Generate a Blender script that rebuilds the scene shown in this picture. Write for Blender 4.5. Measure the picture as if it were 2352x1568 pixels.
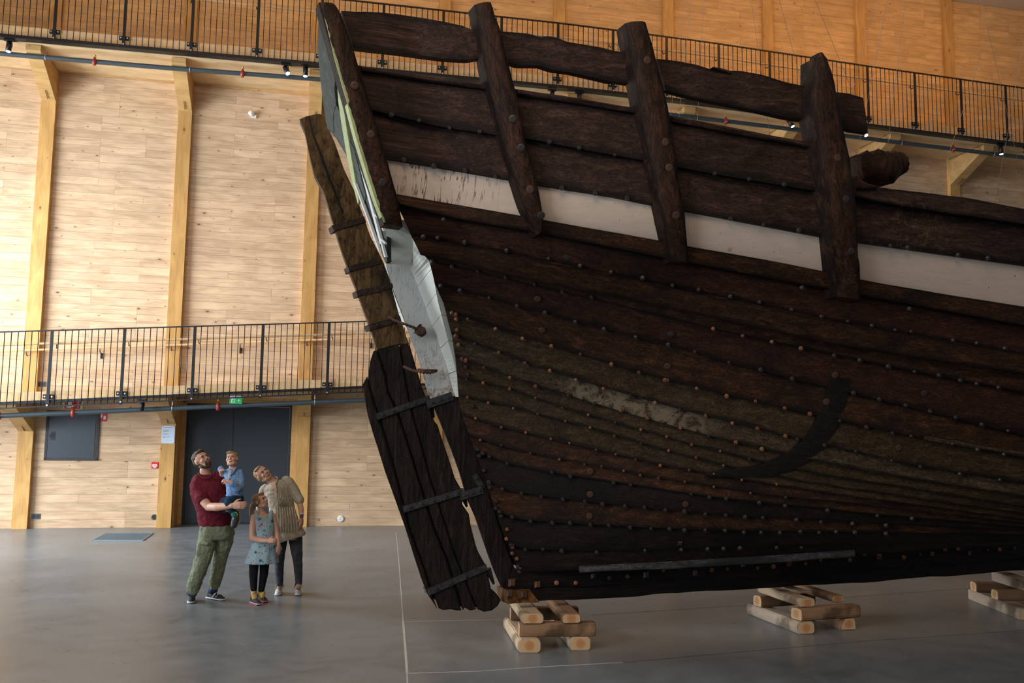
import bpy, bmesh, math, random
import numpy as np
from mathutils import Matrix, Vector
random.seed(7); np.random.seed(7)
for o in list(bpy.data.objects): bpy.data.objects.remove(o)
C = bpy.context.scene.collection
SC = bpy.context.scene

# ---------------------------------------------------------------- camera
F, PITCH, ROLL, YAW, DIST, CAMH = 2100.0, 0.10616, 0.01334, 0.21735, 21.154, 1.994
cp, sp, cr, sr = math.cos(PITCH), math.sin(PITCH), math.cos(ROLL), math.sin(ROLL)
_R0 = np.array([1, 0, 0.]); _F = np.array([0, cp, sp]); _U0 = np.array([0, -sp, cp])
_R = cr*_R0 + sr*_U0; _U = -sr*_R0 + cr*_U0
CAM = np.array([0, 0, CAMH])
cam = bpy.data.cameras.new('camera'); co = bpy.data.objects.new('camera', cam); C.objects.link(co)
cam.sensor_width = 36; cam.lens = F/2352*36; cam.clip_end = 200
co.matrix_world = Matrix(((_R[0], _U[0], -_F[0], 0), (_R[1], _U[1], -_F[1], 0), (_R[2], _U[2], -_F[2], CAMH), (0, 0, 0, 1)))
SC.camera = co

# ---------------------------------------------------------------- light and exposure
SC.view_settings.view_transform = 'Standard'; SC.view_settings.look = 'None'
SC.view_settings.gamma = 1.0; SC.view_settings.use_curve_mapping = False
SC.view_settings.exposure = 0.0
w = bpy.data.worlds.new('world'); SC.world = w; w.use_nodes = True
bg = w.node_tree.nodes['Background']; bg.inputs[0].default_value = (0.90, 0.93, 1.0, 1); bg.inputs[1].default_value = 0.15

def hall(u, off, z):
    """point of the hall: u along the back wall, off = metres in front of it, z up"""
    return np.array([u*math.cos(YAW) - (DIST-off)*math.sin(YAW), u*math.sin(YAW) + (DIST-off)*math.cos(YAW), z])

def area(name, loc, target, sx, sy, energy, col, spread=180):
    l = bpy.data.lights.new(name, 'AREA'); l.shape = 'RECTANGLE'; l.size = sx; l.size_y = sy
    l.energy = energy; l.color = col; l.spread = math.radians(spread)
    o = bpy.data.objects.new(name, l); C.objects.link(o); o.location = loc
    o.rotation_euler = (Vector(target)-Vector(loc)).to_track_quat('-Z', 'Y').to_euler()
    o.visible_camera = False if False else True
    return o
# daylight through the tall glazed wall at the left end of the hall
area('window_daylight', hall(-12.2, 4.5, 4.3), hall(-2, 1.5, 2.0), 8, 6.6, 2450, (0.84, 0.92, 1.0), 130)
area('window_daylight', hall(-12.2, 20.0, 5.0), hall(2, 11, 1.5), 8, 6.6, 1300, (0.80, 0.90, 1.0))
# warm luminaires under the roof, then an added frontal fill
area('roof_luminaire', hall(4, 4.0, 13.9), hall(4, 0.0, 9.0), 22, 0.5, 165, (1.0, 0.52, 0.20))
area('roof_luminaire', hall(14, 4.0, 13.6), hall(13, 0.0, 9.0), 10, 0.5, 120, (1.0, 0.56, 0.24))
area('front_fill', hall(-3, 22, 11.5), hall(0, 10, 2.5), 10, 5, 600, (1.0, 0.78, 0.58))  # unseen fill added in front to brighten the hull and people

# ---------------------------------------------------------------- helpers
def ray(x, y):
    return (x-1176)/F*_R + _F - (y-784)/F*_U
def at_depth(x, y, Y):
    d = ray(x, y); return CAM + d*(Y/d[1])
def on_floor(x, y, z=0.0):
    d = ray(x, y); return CAM + d*((z-CAMH)/d[2])
_hn = np.array([-math.sin(YAW), math.cos(YAW), 0]); _hu = np.array([math.cos(YAW), math.sin(YAW), 0])
def on_hall(x, y, off):
    d = ray(x, y); X = CAM + d*((DIST-off)/(_hn@d)); return X@_hu, X[2]

def mesh(name, verts, faces, mat=None, smooth=False):
    me = bpy.data.meshes.new(name); me.from_pydata([tuple(map(float, v)) for v in verts], [], faces)
    if mat:
        for m in (mat if isinstance(mat, (list, tuple)) else [mat]): me.materials.append(m)
    if smooth: me.polygons.foreach_set('use_smooth', [True]*len(me.polygons))
    me.update(); return me
def put(name, me, parent=None, loc=(0, 0, 0), rot=(0, 0, 0), scale=None, **props):
    o = bpy.data.objects.new(name, me); C.objects.link(o)
    if parent is not None: o.parent = parent
    o.location = loc; o.rotation_euler = rot
    if scale: o.scale = scale
    for k, v in props.items(): o[k] = v
    return o
def thing(name, label, cat, loc=(0, 0, 0), rotz=0.0, group=None):
    o = bpy.data.objects.new(name, None); C.objects.link(o); o.empty_display_size = .1
    o.location = tuple(map(float, loc)); o.rotation_euler = (0, 0, rotz); o['label'] = label; o['category'] = cat
    if group: o['group'] = group
    return o
def tag(o, label, cat, group=None):
    o['label'] = label; o['category'] = cat
    if group: o['group'] = group
    return o
def box_vf(x0, x1, y0, y1, z0, z1, base=0):
    v = [(x0, y0, z0), (x1, y0, z0), (x1, y1, z0), (x0, y1, z0), (x0, y0, z1), (x1, y0, z1), (x1, y1, z1), (x0, y1, z1)]
    f = [(0, 3, 2, 1), (4, 5, 6, 7), (0, 1, 5, 4), (1, 2, 6, 5), (2, 3, 7, 6), (3, 0, 4, 7)]
    return v, [tuple(i+base for i in q) for q in f]
def box(name, x0, x1, y0, y1, z0, z1, mat, bevel=0.0):
    v, f = box_vf(x0, x1, y0, y1, z0, z1); me = mesh(name, v, f, mat)
    if bevel:
        bm = bmesh.new(); bm.from_mesh(me); bmesh.ops.bevel(bm, geom=bm.edges[:], offset=bevel, segments=2, affect='EDGES', profile=.6); bm.to_mesh(me); bm.free()
    return me
def join(parts, name, mat):
    V, Fc = [], []
    for v, f in parts:
        b = len(V); V += list(v); Fc += [tuple(i+b for i in q) for q in f]
    return mesh(name, V, Fc, mat)
def tube_vf(path, rad, n=8, cap=True):
    P = [np.array(p, float) for p in path]; R = rad if isinstance(rad, (list, tuple)) else [rad]*len(P)
    V, Fc = [], []; up = np.array([0.13, 0.27, 0.95])
    for i, p in enumerate(P):
        t = P[min(i+1, len(P)-1)] - P[max(i-1, 0)]; t /= (np.linalg.norm(t)+1e-9)
        a = np.cross(t, up); a /= (np.linalg.norm(a)+1e-9); b = np.cross(a, t)
        for k in range(n):
            q = 2*math.pi*k/n; V.append(p + R[i]*(math.cos(q)*a + math.sin(q)*b))
    for i in range(len(P)-1):
        for k in range(n):
            k2 = (k+1) % n; Fc.append((i*n+k, i*n+k2, (i+1)*n+k2, (i+1)*n+k))
    if cap: Fc.append(tuple(range(n-1, -1, -1))); Fc.append(tuple((len(P)-1)*n+k for k in range(n)))
    return V, Fc
def tube(name, path, rad, mat, n=8, smooth=True):
    v, f = tube_vf(path, rad, n); me = mesh(name, v, f, mat)
    if smooth: me.polygons.foreach_set('use_smooth', [len(p.vertices) == 4 for p in me.polygons])
    return me
def extrude_poly(name, pts3a, pts3b, mat, bevel=0.0):
    """solid between two matching outlines"""
    n = len(pts3a); V = list(pts3a)+list(pts3b)
    Fc = [tuple(range(n)), tuple(range(2*n-1, n-1, -1))] + [(i, i+n, (i+1) % n+n, (i+1) % n) for i in range(n)]
    me = mesh(name, V, Fc, mat); bm = bmesh.new(); bm.from_mesh(me)
    if bevel:
        bmesh.ops.bevel(bm, geom=[e for e in bm.edges if e.verts[0].index < n and e.verts[1].index < n or e.verts[0].index >= n and e.verts[1].index >= n], offset=bevel, segments=2, affect='EDGES', clamp_overlap=True)
    bmesh.ops.triangulate(bm, faces=[f for f in bm.faces if len(f.verts) > 4])
    bmesh.ops.recalc_face_normals(bm, faces=bm.faces[:]); bm.to_mesh(me); bm.free(); return me

# ---------------------------------------------------------------- materials
class NT:
    def __init__(s, name):
        s.m = bpy.data.materials.new(name); s.m.use_nodes = True; s.t = s.m.node_tree; s.b = s.t.nodes['Principled BSDF']
    def n(s, typ, **kw):
        nd = s.t.nodes.new(typ)
        for k, v in kw.items():
            if k.startswith('i_'): nd.inputs[k[2:].replace('_', ' ')].default_value = v
            elif k[0] == 'I' and k[1:].isdigit(): nd.inputs[int(k[1:])].default_value = v
            else: setattr(nd, k, v)
        return nd
    def l(s, a, b): s.t.links.new(a, b)
    def math(s, op, a, b=None, clamp=False):
        nd = s.n('ShaderNodeMath', operation=op, use_clamp=clamp)
        for i, q in enumerate((a, b)):
            if q is None: continue
            if isinstance(q, (int, float)): nd.inputs[i].default_value = q
            else: s.l(q, nd.inputs[i])
        return nd.outputs[0]
    def mix(s, fac, a, b, mode='MIX'):
        nd = s.n('ShaderNodeMix', data_type='RGBA', blend_type=mode)
        for i, q in ((0, fac), (6, a), (7, b)):
            if isinstance(q, (int, float)): nd.inputs[i].default_value = q
            elif isinstance(q, tuple): nd.inputs[i].default_value = (*q, 1)
            else: s.l(q, nd.inputs[i])
        return nd.outputs[2]
    def ramp(s, fac, stops):
        nd = s.n('ShaderNodeValToRGB'); e = nd.color_ramp.elements
        while len(e) < len(stops): e.new(.5)
        for el, (p, c) in zip(e, stops): el.position = p; el.color = (*c, 1) if len(c) == 3 else c
        s.l(fac, nd.inputs[0]); return nd.outputs[0]
    def noise(s, vec, scale, detail=3, rough=.55, dist=0):
        nd = s.n('ShaderNodeTexNoise', i_Scale=scale, i_Detail=detail, i_Roughness=rough, i_Distortion=dist)
        if vec is not None: s.l(vec, nd.inputs[0])
        return nd.outputs[0]
    def mapv(s, vec, sc=(1, 1, 1), loc=(0, 0, 0), rot=(0, 0, 0)):
        nd = s.n('ShaderNodeMapping'); s.l(vec, nd.inputs[0]); nd.inputs[1].default_value = loc; nd.inputs[2].default_value = rot; nd.inputs[3].default_value = sc
        return nd.outputs[0]
    def obj(s): return s.n('ShaderNodeTexCoord').outputs['Object']
    def pos(s): return s.n('ShaderNodeNewGeometry').outputs['Position']
    def rnd(s): return s.n('ShaderNodeObjectInfo').outputs['Random']
    def bump(s, h, strength=.3, dist=.01):
        nd = s.n('ShaderNodeBump'); nd.inputs['Strength'].default_value = strength; nd.inputs['Distance'].default_value = dist
        s.l(h, nd.inputs['Height']); s.l(nd.outputs[0], s.b.inputs['Normal'])
    def set(s, col=None, rough=None, metal=None, spec=None):
        for k, v in (('Base Color', col), ('Roughness', rough), ('Metallic', metal), ('Specular IOR Level', spec)):
            if v is None: continue
            if isinstance(v, tuple): s.b.inputs[k].default_value = (*v, 1)
            elif isinstance(v, (int, float)): s.b.inputs[k].default_value = v
            else: s.l(v, s.b.inputs[k])
        return s.m
def plain(name, col, rough=.5, metal=0.0, spec=.5, var=.15, sc=12, bump=0.0, rv=0.0):
    t = NT(name); n = t.noise(t.obj(), sc, 4)
    c = t.mix(n, tuple(v*(1-var) for v in col), tuple(min(1, v*(1+var)) for v in col))
    if rv: c = t.mix(t.math('MULTIPLY', t.rnd(), rv), c, tuple(v*.12 for v in col))
    if bump: t.bump(n, bump, .004)
    return t.set(c, rough, metal, spec)

def wall_wood(name, dark, light, axis=None, knots=1.0, seam=False):
    """boards of pale softwood; grain runs along hall u (axis None) or along object z (axis 'z')"""
    t = NT(name)
    v = t.mapv(t.pos(), rot=(0, 0, -YAW)) if axis is None else t.obj()
    if axis == 'z': v = t.mapv(v, rot=(0, math.pi/2, 0))
    r = t.rnd(); att = t.n('ShaderNodeAttribute', attribute_name='rnd').outputs['Fac']
    rr = t.math('FRACT', t.math('ADD', r, att))
    off = t.n('ShaderNodeCombineXYZ'); t.l(t.math('MULTIPLY', rr, 37.0), off.inputs[0]); t.l(t.math('MULTIPLY', rr, 11.0), off.inputs[1])
    va = t.n('ShaderNodeVectorMath', operation='ADD'); t.l(v, va.inputs[0]); t.l(off.outputs[0], va.inputs[1]); v2 = va.outputs[0]
    g = t.noise(t.mapv(v2, (1.3, 6, 26)), 1.6, 4, .6, .6)
    cloud = t.noise(t.mapv(v2, (1.2, 3, 4.5)), 1.3, 3, .5, .5)
    c = t.mix(t.ramp(g, [(.3, (0, 0, 0)), (.75, (1, 1, 1))]), dark, light)
    c = t.mix(t.ramp(cloud, [(.42, (0, 0, 0)), (.72, (.75, .75, .75))]), c, tuple(min(.95, x*1.22) for x in light))
    c = t.mix(t.math('MULTIPLY', rr, .25), c, tuple(x*.62 for x in dark))
    vo = t.n('ShaderNodeTexVoronoi', i_Scale=1.0, voronoi_dimensions='2D'); sq = t.n('ShaderNodeSeparateXYZ'); t.l(v2, sq.inputs[0]); cq = t.n('ShaderNodeCombineXYZ'); t.l(t.math('MULTIPLY', sq.outputs[0], 1.7), cq.inputs[0]); t.l(t.math('MULTIPLY', sq.outputs[2], 3.6), cq.inputs[1]); t.l(cq.outputs[0], vo.inputs[0])
    wn = t.n('ShaderNodeSeparateColor'); t.l(vo.outputs['Color'], wn.inputs[0]); k = t.ramp(t.math('MULTIPLY', vo.outputs[0], t.math('ADD', t.math('MULTIPLY', wn.outputs[1], 1.6), .55)), [(.0, (1, 1, 1)), (.022, (.85, .85, .85)), (.045, (.22, .22, .22)), (.11, (0, 0, 0))])
    k2 = t.math('MULTIPLY', k, t.math('GREATER_THAN', wn.outputs[0], 1-.50*knots))
    c = t.mix(k2, c, (.10, .045, .018))
    t.bump(g, .12, .002)
    return t.set(c, .55, 0, .3)
M = {}
M['wall'] = wall_wood('maple_boarding', (.47, .305, .175), (.69, .49, .315))
M['wall_up'] = wall_wood('warm_lit_boarding', (.52, .30, .125), (.70, .44, .20))  # same boards as below, warm lamp light put into the colour
M['soffit'] = wall_wood('spruce_soffit', (.62, .42, .21), (.80, .60, .36), knots=.6)
M['column'] = wall_wood('glulam_column', (.46, .24, .066), (.61, .355, .125), 'z', .5)
M['brace'] = wall_wood('glulam_brace', (.50, .29, .10), (.66, .42, .18), None, .5)
M['gap'] = plain('shadow_gap', (.16, .09, .045), .9)
M['black'] = plain('black_powder_coat', (.012, .012, .014), .38, .3)
M['steel'] = plain('galvanised_steel', (.55, .57, .60), .35, .9)
M['pipe'] = plain('grey_painted_pipe', (.048, .068, .078), .4)
M['red'] = plain('red_valve', (.34, .035, .02), .4)
M['brass'] = plain('brass_tip', (.70, .45, .14), .3, .8)
M['graphite'] = plain('graphite_door_paint', (.030, .040, .052), .32, .1, .6, .1, 40)
M['frame_dark'] = plain('dark_door_frame', (.018, .020, .024), .45)
M['white'] = plain('white_plastic', (.80, .81, .82), .4, var=.04)
M['plaster'] = plain('warm_plaster', (.62, .52, .40), .85, var=.05, sc=3)
M['handrail'] = wall_wood('birch_handrail', (.60, .38, .18), (.75, .52, .28), None, .2)
def floor_mat():
    t = NT('polished_concrete'); p = t.pos()
    n1 = t.noise(p, .55, 5, .6, .8); n2 = t.noise(p, 3.5, 5, .65, .5); n3 = t.noise(p, 60, 2)
    c = t.ramp(n1, [(.3, (.112, .128, .140)), (.7, (.195, .218, .236))])
    c = t.mix(t.ramp(n2, [(.42, (0, 0, 0)), (.7, (.6, .6, .6))]), c, (.215, .242, .262))
    c = t.mix(t.ramp(n3, [(.60, (0, 0, 0)), (.78, (.22, .22, .22))]), c, (.10, .10, .10))
    vo = t.n('ShaderNodeTexVoronoi', i_Scale=9.0); t.l(p, vo.inputs[0])
    c = t.mix(t.ramp(vo.outputs[0], [(.03, (.25, .25, .25)), (.06, (0, 0, 0))]), c, (.42, .41, .39))
    t.bump(n3, .05, .002)
    return t.set(c, t.math('ADD', t.math('MULTIPLY', n2, .22), .20), 0, .5)
M['floor'] = floor_mat()
# ================================================================ THE HALL
COLS = [-8.62, -5.78, -2.95, -0.10, 2.88, 5.75, 8.64, 11.44, 14.18, 16.89, 19.6]
def zU(u): return float(np.interp(u, [-13, -6.4, 0, 5.5, 9, 13.3, 17.8, 22], [9.97, 9.97, 10.03, 10.06, 10.01, 9.86, 9.74, 9.62]))
def zL(u): return 2.45 + .0705*(u+5.86)
def struct(name, me, loc=(0, 0, 0), rot=(0, 0, 0)):
    o = put(name, me, None, loc, rot); o['kind'] = 'structure'; return o
HR = (0, 0, YAW)
# floor
fl = struct('floor', box('floor', -16, 22, -3, 30, -.25, 0, M['floor']))
m_line = plain('pale_joint_filler', (.50, .48, .43), .7); m_cut = plain('dark_saw_cut', (.05, .055, .06), .8)
def floor_line(pts, wd, m, nm):
    P = [on_floor(x, y) for x, y in pts]; V, Fc = [], []
    for i, p in enumerate(P):
        t = P[min(i+1, len(P)-1)]-P[max(i-1, 0)]; t /= np.linalg.norm(t); s = np.array([-t[1], t[0], 0])*wd/2
        V += [p+s+[0, 0, .001], p-s+[0, 0, .001], p+s+[0, 0, -.01], p-s+[0, 0, -.01]]
    for i in range(len(P)-1):
        a = i*4; Fc += [(a, a+1, a+5, a+4), (a+2, a+6, a+7, a+3), (a, a+4, a+6, a+2), (a+1, a+3, a+7, a+5)]
    put(nm, mesh(nm, V, Fc, m), fl)
floor_line([(910, 1222), (917, 1300), (926, 1426)], .012, m_line, 'joint')
floor_line([(926, 1426), (931, 1490), (935, 1546)], .022, m_line, 'joint')
floor_line([(926, 1427), (1010, 1425), (1180, 1422)], .012, m_line, 'joint')
floor_line([(935, 1546), (1100, 1541), (1240, 1531), (1430, 1521)], .016, m_line, 'joint')
floor_line([(1430, 1521), (1973, 1473), (2352, 1447), (2700, 1420)], .009, m_cut, 'joint')
floor_line([(1358, 1412), (1744, 1388), (1973, 1369), (2239, 1350), (2500, 1330)], .009, m_cut, 'joint')
floor_line([(935, 1546), (938, 1640)], .012, m_line, 'joint')
# back wall: three tiers of boards on a dark backing
ROW = .1765
unit_cache = {}
def unit(mat, h):
    k = (mat.name, round(h, 4))
    if k not in unit_cache:
        v = [(0, 0, 0), (1, 0, 0), (1, .022, 0), (0, .022, 0), (0, 0, h), (1, 0, h), (1, .022, h), (0, .022, h)]
        unit_cache[k] = mesh('plank', v, [(0, 3, 2, 1), (4, 5, 6, 7), (0, 1, 5, 4), (1, 2, 6, 5), (2, 3, 7, 6), (3, 0, 4, 7)], mat)
    return unit_cache[k]
def tier(name, z0, z1, mat, skip=(), near=lambda u, z: True, cap=297):
    v, f = [], []
    segs = []
    for a, b in zip(COLS[:-1], COLS[1:]):
        if (a in skip): continue
        segs.append((a, b))
    root = thing(name, '', 'x', hall(0, 0, z0), YAW); del root['label']; del root['category']
    # backing mesh sits just behind the boards
    parts = [box_vf(a-.02, b+.02, .0225, .10, 0, z1-z0) for a, b in segs]
    bme = join(parts, name, M['gap']); wobj = struct(name, bme, tuple(hall(0, 0, z0)), HR)
    bpy.data.objects.remove(root)
    boards = []
    nrow = int(math.ceil((z1-z0)/ROW))
    for r in range(nrow):
        zr = r*ROW; h = min(ROW-.0035, z1-z0-zr-.002)
        if h < .03: continue
        for a, b in segs:
            u = a+.13; e = b-.13
            while u < e-.05:
                L = random.choice((.95, .95, 1.3, 1.9, 2.6))
                if e-(u+L) < .45: L = e-u
                boards.append((u, zr, L, h)); u += L
    vis = [q for q in boards if near(q[0]+q[2]/2, z0+q[1])]
    vis.sort(key=lambda q: (abs(q[0]+2)))
    keep = vis[:cap]; ks = set(map(id, keep))
    for u, zr, L, h in keep:
        put('plank', unit(mat, h), wobj, (u+.0012, random.uniform(-.0015, .0015), zr+.0017), (0, 0, 0), (L-.0024, 1, 1))
    rest = [q for q in boards if id(q) not in ks]
    if rest:
        V, Fc, rn = [], [], []
        for u, zr, L, h in rest:
            vv, ff = box_vf(u+.002, u+L-.002, 0, .022, zr+.0025, zr+.0025+h, len(V)); V += vv; Fc += ff; rn += [random.random()]*6
        me = mesh('plank_field', V, Fc, mat); at = me.attributes.new('rnd', 'FLOAT', 'FACE'); at.data.foreach_set('value', rn)
        o = put('plank_field', me, wobj); o['kind'] = 'stuff'
    return wobj
tier('wall_back_lower', 0, 16*ROW, M['wall'], skip=(COLS[2],), near=lambda u, z: u < 3)
tier('wall_back_middle', 16*ROW, 56*ROW, M['wall'], near=lambda u, z: u < 2.9 or (u > 14 and z > 8.3))
tier('wall_back_upper', 56*ROW, 81*ROW, M['wall_up'], near=lambda u, z: z > 9.9 and z < 10.3+2.2+max(0, u)*.12)
# door recess in the lower tier (between two columns)
struct('wall_recess', join([box_vf(COLS[2]+.13, COLS[2]+.18, .03, .85, 0, 2.82), box_vf(COLS[3]-.18, COLS[3]-.13, .03, .85, 0, 2.82), box_vf(COLS[2]+.10, COLS[3]-.10, .03, .85, 2.78, 2.85)], 'wall_recess', M['column']), tuple(hall(0, 0, 0)), HR)
struct('trim_1', join([box_vf(COLS[2]+.18, COLS[2]+.27, .60, .66, 0, 2.78), box_vf(COLS[3]-.27, COLS[3]-.18, .60, .66, 0, 2.78), box_vf(COLS[2]+.18, COLS[3]-.18, .60, .66, 2.70, 2.78)], 'trim_1', M['brace']), tuple(hall(0, 0, 0)), HR)
dl, dr = COLS[2]+.27, COLS[3]-.27; mid = (dl+dr)/2-.15
dframe = struct('door_1', join([box_vf(dl, dl+.05, .62, .74, .02, 2.70), box_vf(dr-.05, dr, .62, .74, .02, 2.70), box_vf(dl, dr, .62, .74, 2.65, 2.70), box_vf(dl, dr, .58, .80, 0, .025)], 'door_frame', [M['frame_dark']]), tuple(hall(0, 0, 0)), HR)
put('door_leaf', box('door_leaf', dl+.055, mid-.004, .66, .71, .03, 2.645, M['graphite'], .004), dframe)
put('door_leaf', box('door_leaf', mid+.004, dr-.055, .66, .71, .03, 2.645, M['graphite'], .004), dframe)
put('astragal', box('astragal', mid-.018, mid+.018, .650, .66, .03, 2.645, M['frame_dark'], .002), dframe)
# ceiling, side wall with glazing, far end
struct('ceiling', box('ceiling', -13, 21, -20, .4, 14.30, 14.5, M['plaster']), tuple(hall(0, 0, 0)), HR)
wl = []
for k in range(5): wl.append(box_vf(-.15, .15, -18+k*4.2, -18+k*4.2+.5, 0, 14.3))
wl += [box_vf(-.15, .15, -18, .1, 0, .8), box_vf(-.15, .15, -18, .1, 8.6, 14.3)]
struct('wall_left', join(wl, 'wall_left', M['wall']), tuple(hall(-12.9, 0, 0)), HR)
m_glass = NT('window_glass'); m_glass.b.inputs['Transmission Weight'].default_value = 1; m_glass.set((.9, .95, 1.0), .02)
for k in range(4):
    y0 = -18+k*4.2+.5
    wn = struct('window_%d' % (k+1), join([box_vf(-.05, .05, y0, y0+.08, .8, 8.6), box_vf(-.05, .05, y0+3.62, y0+3.7, .8, 8.6), box_vf(-.05, .05, y0, y0+3.7, .8, .88), box_vf(-.05, .05, y0, y0+3.7, 8.52, 8.6), box_vf(-.05, .05, y0, y0+3.7, 4.6, 4.68)], 'window_frame', M['black']), tuple(hall(-12.9, 0, 0)), HR)
    put('pane', box('pane', -.01, .01, y0+.08, y0+3.62, .88, 4.6, m_glass.m), wn)
    put('pane', box('pane', -.01, .01, y0+.08, y0+3.62, 4.68, 8.52, m_glass.m), wn)
# columns with braces
where = ['beyond the left edge of the photo', 'leftmost, beside the dark wall cabinet', 'left of the grey double door, carrying the white notice', 'right of the grey double door', 'fourth from the left, beside the ship stern', 'fifth from the left, above the ship rail', 'sixth from the left, above the ship rail', 'seventh from the left, behind the ship stanchions', 'eighth from the left, right of the tall ragged stanchion', 'rightmost in view, near the upper right corner', 'beyond the right edge of the photo']
def bracket(u, ztop, depth, zlow, hw, name='brace'):
    # solid glulam knee: profile in (y=-off, z)
    pr = [(0, ztop(u)), (-depth, ztop(u)), (-depth, ztop(u)-.11), (-.13, zlow), (0, zlow)]
    return [(-hw, y, z) for y, z in pr], [(hw, y, z) for y, z in pr]
for i, u in enumerate(COLS):
    hw = .15
    t = thing('timber_column', 'pale glulam timber column on the back wall, '+where[i], 'column', hall(u, 0, 0), YAW)
    put('post', box('post', -hw, hw, -.12, .02, 0, zL(u)+.14, M['column'], .004), t)
    put('post', box('post', -hw, hw, -.12, .02, zL(u)+.30, zU(u)-.02, M['column'], .004), t)
    put('post', box('post', -hw*.95, hw*.95, -.10, .02, zU(u)+.22, 14.3, M['column'], .004), t)
    for zt, dz in ((lambda q: zL(q)+.135, .57), (lambda q: zU(q)-.075, .70)):
        a, b = bracket(u, zt, 1.42, zt(u)-dz, hw*.97)
        put('brace', extrude_poly('brace', a, b, M['brace'], .004), t)
        sl = extrude_poly('slot', [(.004, -.20, zt(u)-dz+.02), (.004, -.42, zt(u)-dz+.12), (.004, -.42, zt(u)-dz+.10), (.004, -.20, zt(u)-dz-.002)], [(-.004, -.20, zt(u)-dz+.02), (-.004, -.42, zt(u)-dz+.12), (-.004, -.42, zt(u)-dz+.10), (-.004, -.20, zt(u)-dz-.002)], M['gap'])
        put('slot', sl, t)
# walkways
def sloped(name, u0, u1, zf, y0, y1, d0, d1, mat, n=24):
    """bar following a walkway: y0..y1 depth, zf(u)+d0 .. zf(u)+d1"""
    V, Fc = [], []
    us = np.linspace(u0, u1, n)
    for u in us:
        z = zf(u); V += [(u, y0, z+d0), (u, y1, z+d0), (u, y1, z+d1), (u, y0, z+d1)]
    for i in range(n-1):
        a = i*4
        for k in range(4): Fc.append((a+k, a+(k+1) % 4, a+4+(k+1) % 4, a+4+k))
    Fc += [(0, 3, 2, 1), (a+4, a+5, a+6, a+7)]
    me = mesh(name, V, Fc, mat); bm = bmesh.new(); bm.from_mesh(me); bmesh.ops.recalc_face_normals(bm, faces=bm.faces[:]); bm.to_mesh(me); bm.free(); return me
H0 = tuple(hall(0, 0, 0))
UA, UB = -9.5, 20.5
wk = thing('walkway', 'lower timber walkway ramp along the back wall, behind the family and rudder', 'walkway', H0, YAW)
put('deck', sloped('deck', UA, 12, zL, -1.46, -.002, .14, .285, M['soffit']), wk)
put('fascia', sloped('fascia', UA, 12, zL, -1.56, -1.465, .13, .30, M['handrail']), wk)
put('edge_channel', sloped('edge_channel', UA, 12, zL, -1.58, -1.46, .075, .128, M['black']), wk)
wk2 = thing('walkway', 'upper timber walkway along the back wall, above the ship rail', 'walkway', H0, YAW)
put('deck', sloped('deck', UA, UB, zU, -1.46, -.002, -.06, .10, M['soffit'], 60), wk2)
put('fascia', sloped('fascia', UA, UB, zU, -1.56, -1.465, .03, .235, M['handrail'], 60), wk2)
put('edge_channel', sloped('edge_channel', UA, UB, zU, -1.60, -1.47, -.05, .03, M['black'], 60), wk2)
pk_me = tube('picket', [(0, 0, 0), (0, 0, 1.49)], .0088, M['black'], 6)
post_me = box('post', -.030, .030, -.012, .012, -.03, 1.50, M['black'], .003)
plate_me = box('bracket_plate', -.10, .10, -.012, .03, .15, .235, M['black'], .003)
bolt_me = tube('bolt', [(0, -.030, 0), (0, -.010, 0)], .017, M['steel'], 8)
def railing(label, zf, ua, ub, topw, botw):
    t = thing('railing', label, 'railing', hall(0, 0, 0), YAW)
    put('top_rail', sloped('top_rail', ua, ub, zf, -1.64, -1.60, 1.485, 1.51, M['black'], 60), t)
    put('bottom_rail', sloped('bottom_rail', ua, ub, zf, -1.64, -1.60, -botw, 0.012, M['black'], 60), t)
    k0 = math.ceil((ua-.33)/1.33)
    k = k0
    while True:
        u = -5.35+1.332*(k+4) if zf is zU else -5.01+1.3425*(k+4)
        k += 1
        if u > ub: break
        if u < ua: continue
        p = put('post', post_me, t, (u, -1.62, zf(u)))
        plate_z = zf(u)-(.02 if zf is zU else 0)
        put('bracket_plate', plate_me, t, (u, -1.585, plate_z+.0))
        for s in (-.065, .065): put('bolt', bolt_me, t, (u+s, -1.585, plate_z+.19))
        put('bolt', bolt_me, t, (u, -1.63, zf(u)+.02))
        sp_ = (1.332 if zf is zU else 1.3425)/11
        for j in range(1, 11):
            uu = u+j*sp_
            if uu < ub: put('picket', pk_me, t, (uu, -1.62, zf(uu)))
    return t
r1 = railing('black steel railing of the lower walkway, with thin pickets, above the family', zL, -9.3, 6.0, .03, .012)
r2 = railing('long black steel railing of the upper walkway, with thin pickets', zU, -9.3, 20.3, .03, .05)
def rail_line(name, parent, pts, rad, mat, n=8):
    put(name, tube(name, pts, rad, mat, n), parent)
us = np.linspace(-9.3, 6, 14)
rail_line('handrail', r1, [(u, -1.50, zL(u)+1.255) for u in us], .026, M['handrail'])
us2 = np.linspace(-9.3, 20.3, 40)
rail_line('handrail', r2, [(u, -1.50, zU(u)+1.215) for u in us2], .022, M['handrail'])
hb = tube('handrail_bracket', [(0, 0, -.03), (0, .0, -.07), (.02, -.03, -.11), (.02, -.10, -.11)], .010, M['black'], 6)
for i in range(9): u = -8.9+1.3425*i; put('handrail_bracket', hb, r1, (u-.07, -1.50, zL(u)+1.255))
for i in range(21): u = -8.0+1.332*i; put('handrail_bracket', hb, r2, (u-.07, -1.50, zU(u)+1.215))
def zW(u): return 3.93+.0735*(u+2.93)
wr = thing('wall_handrail', 'slim wooden handrail fixed to the back wall behind the lower railing', 'handrail', H0, YAW)
rail_line('rail', wr, [(u, -.20, zW(u)) for u in us], .024, M['handrail'])
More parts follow.
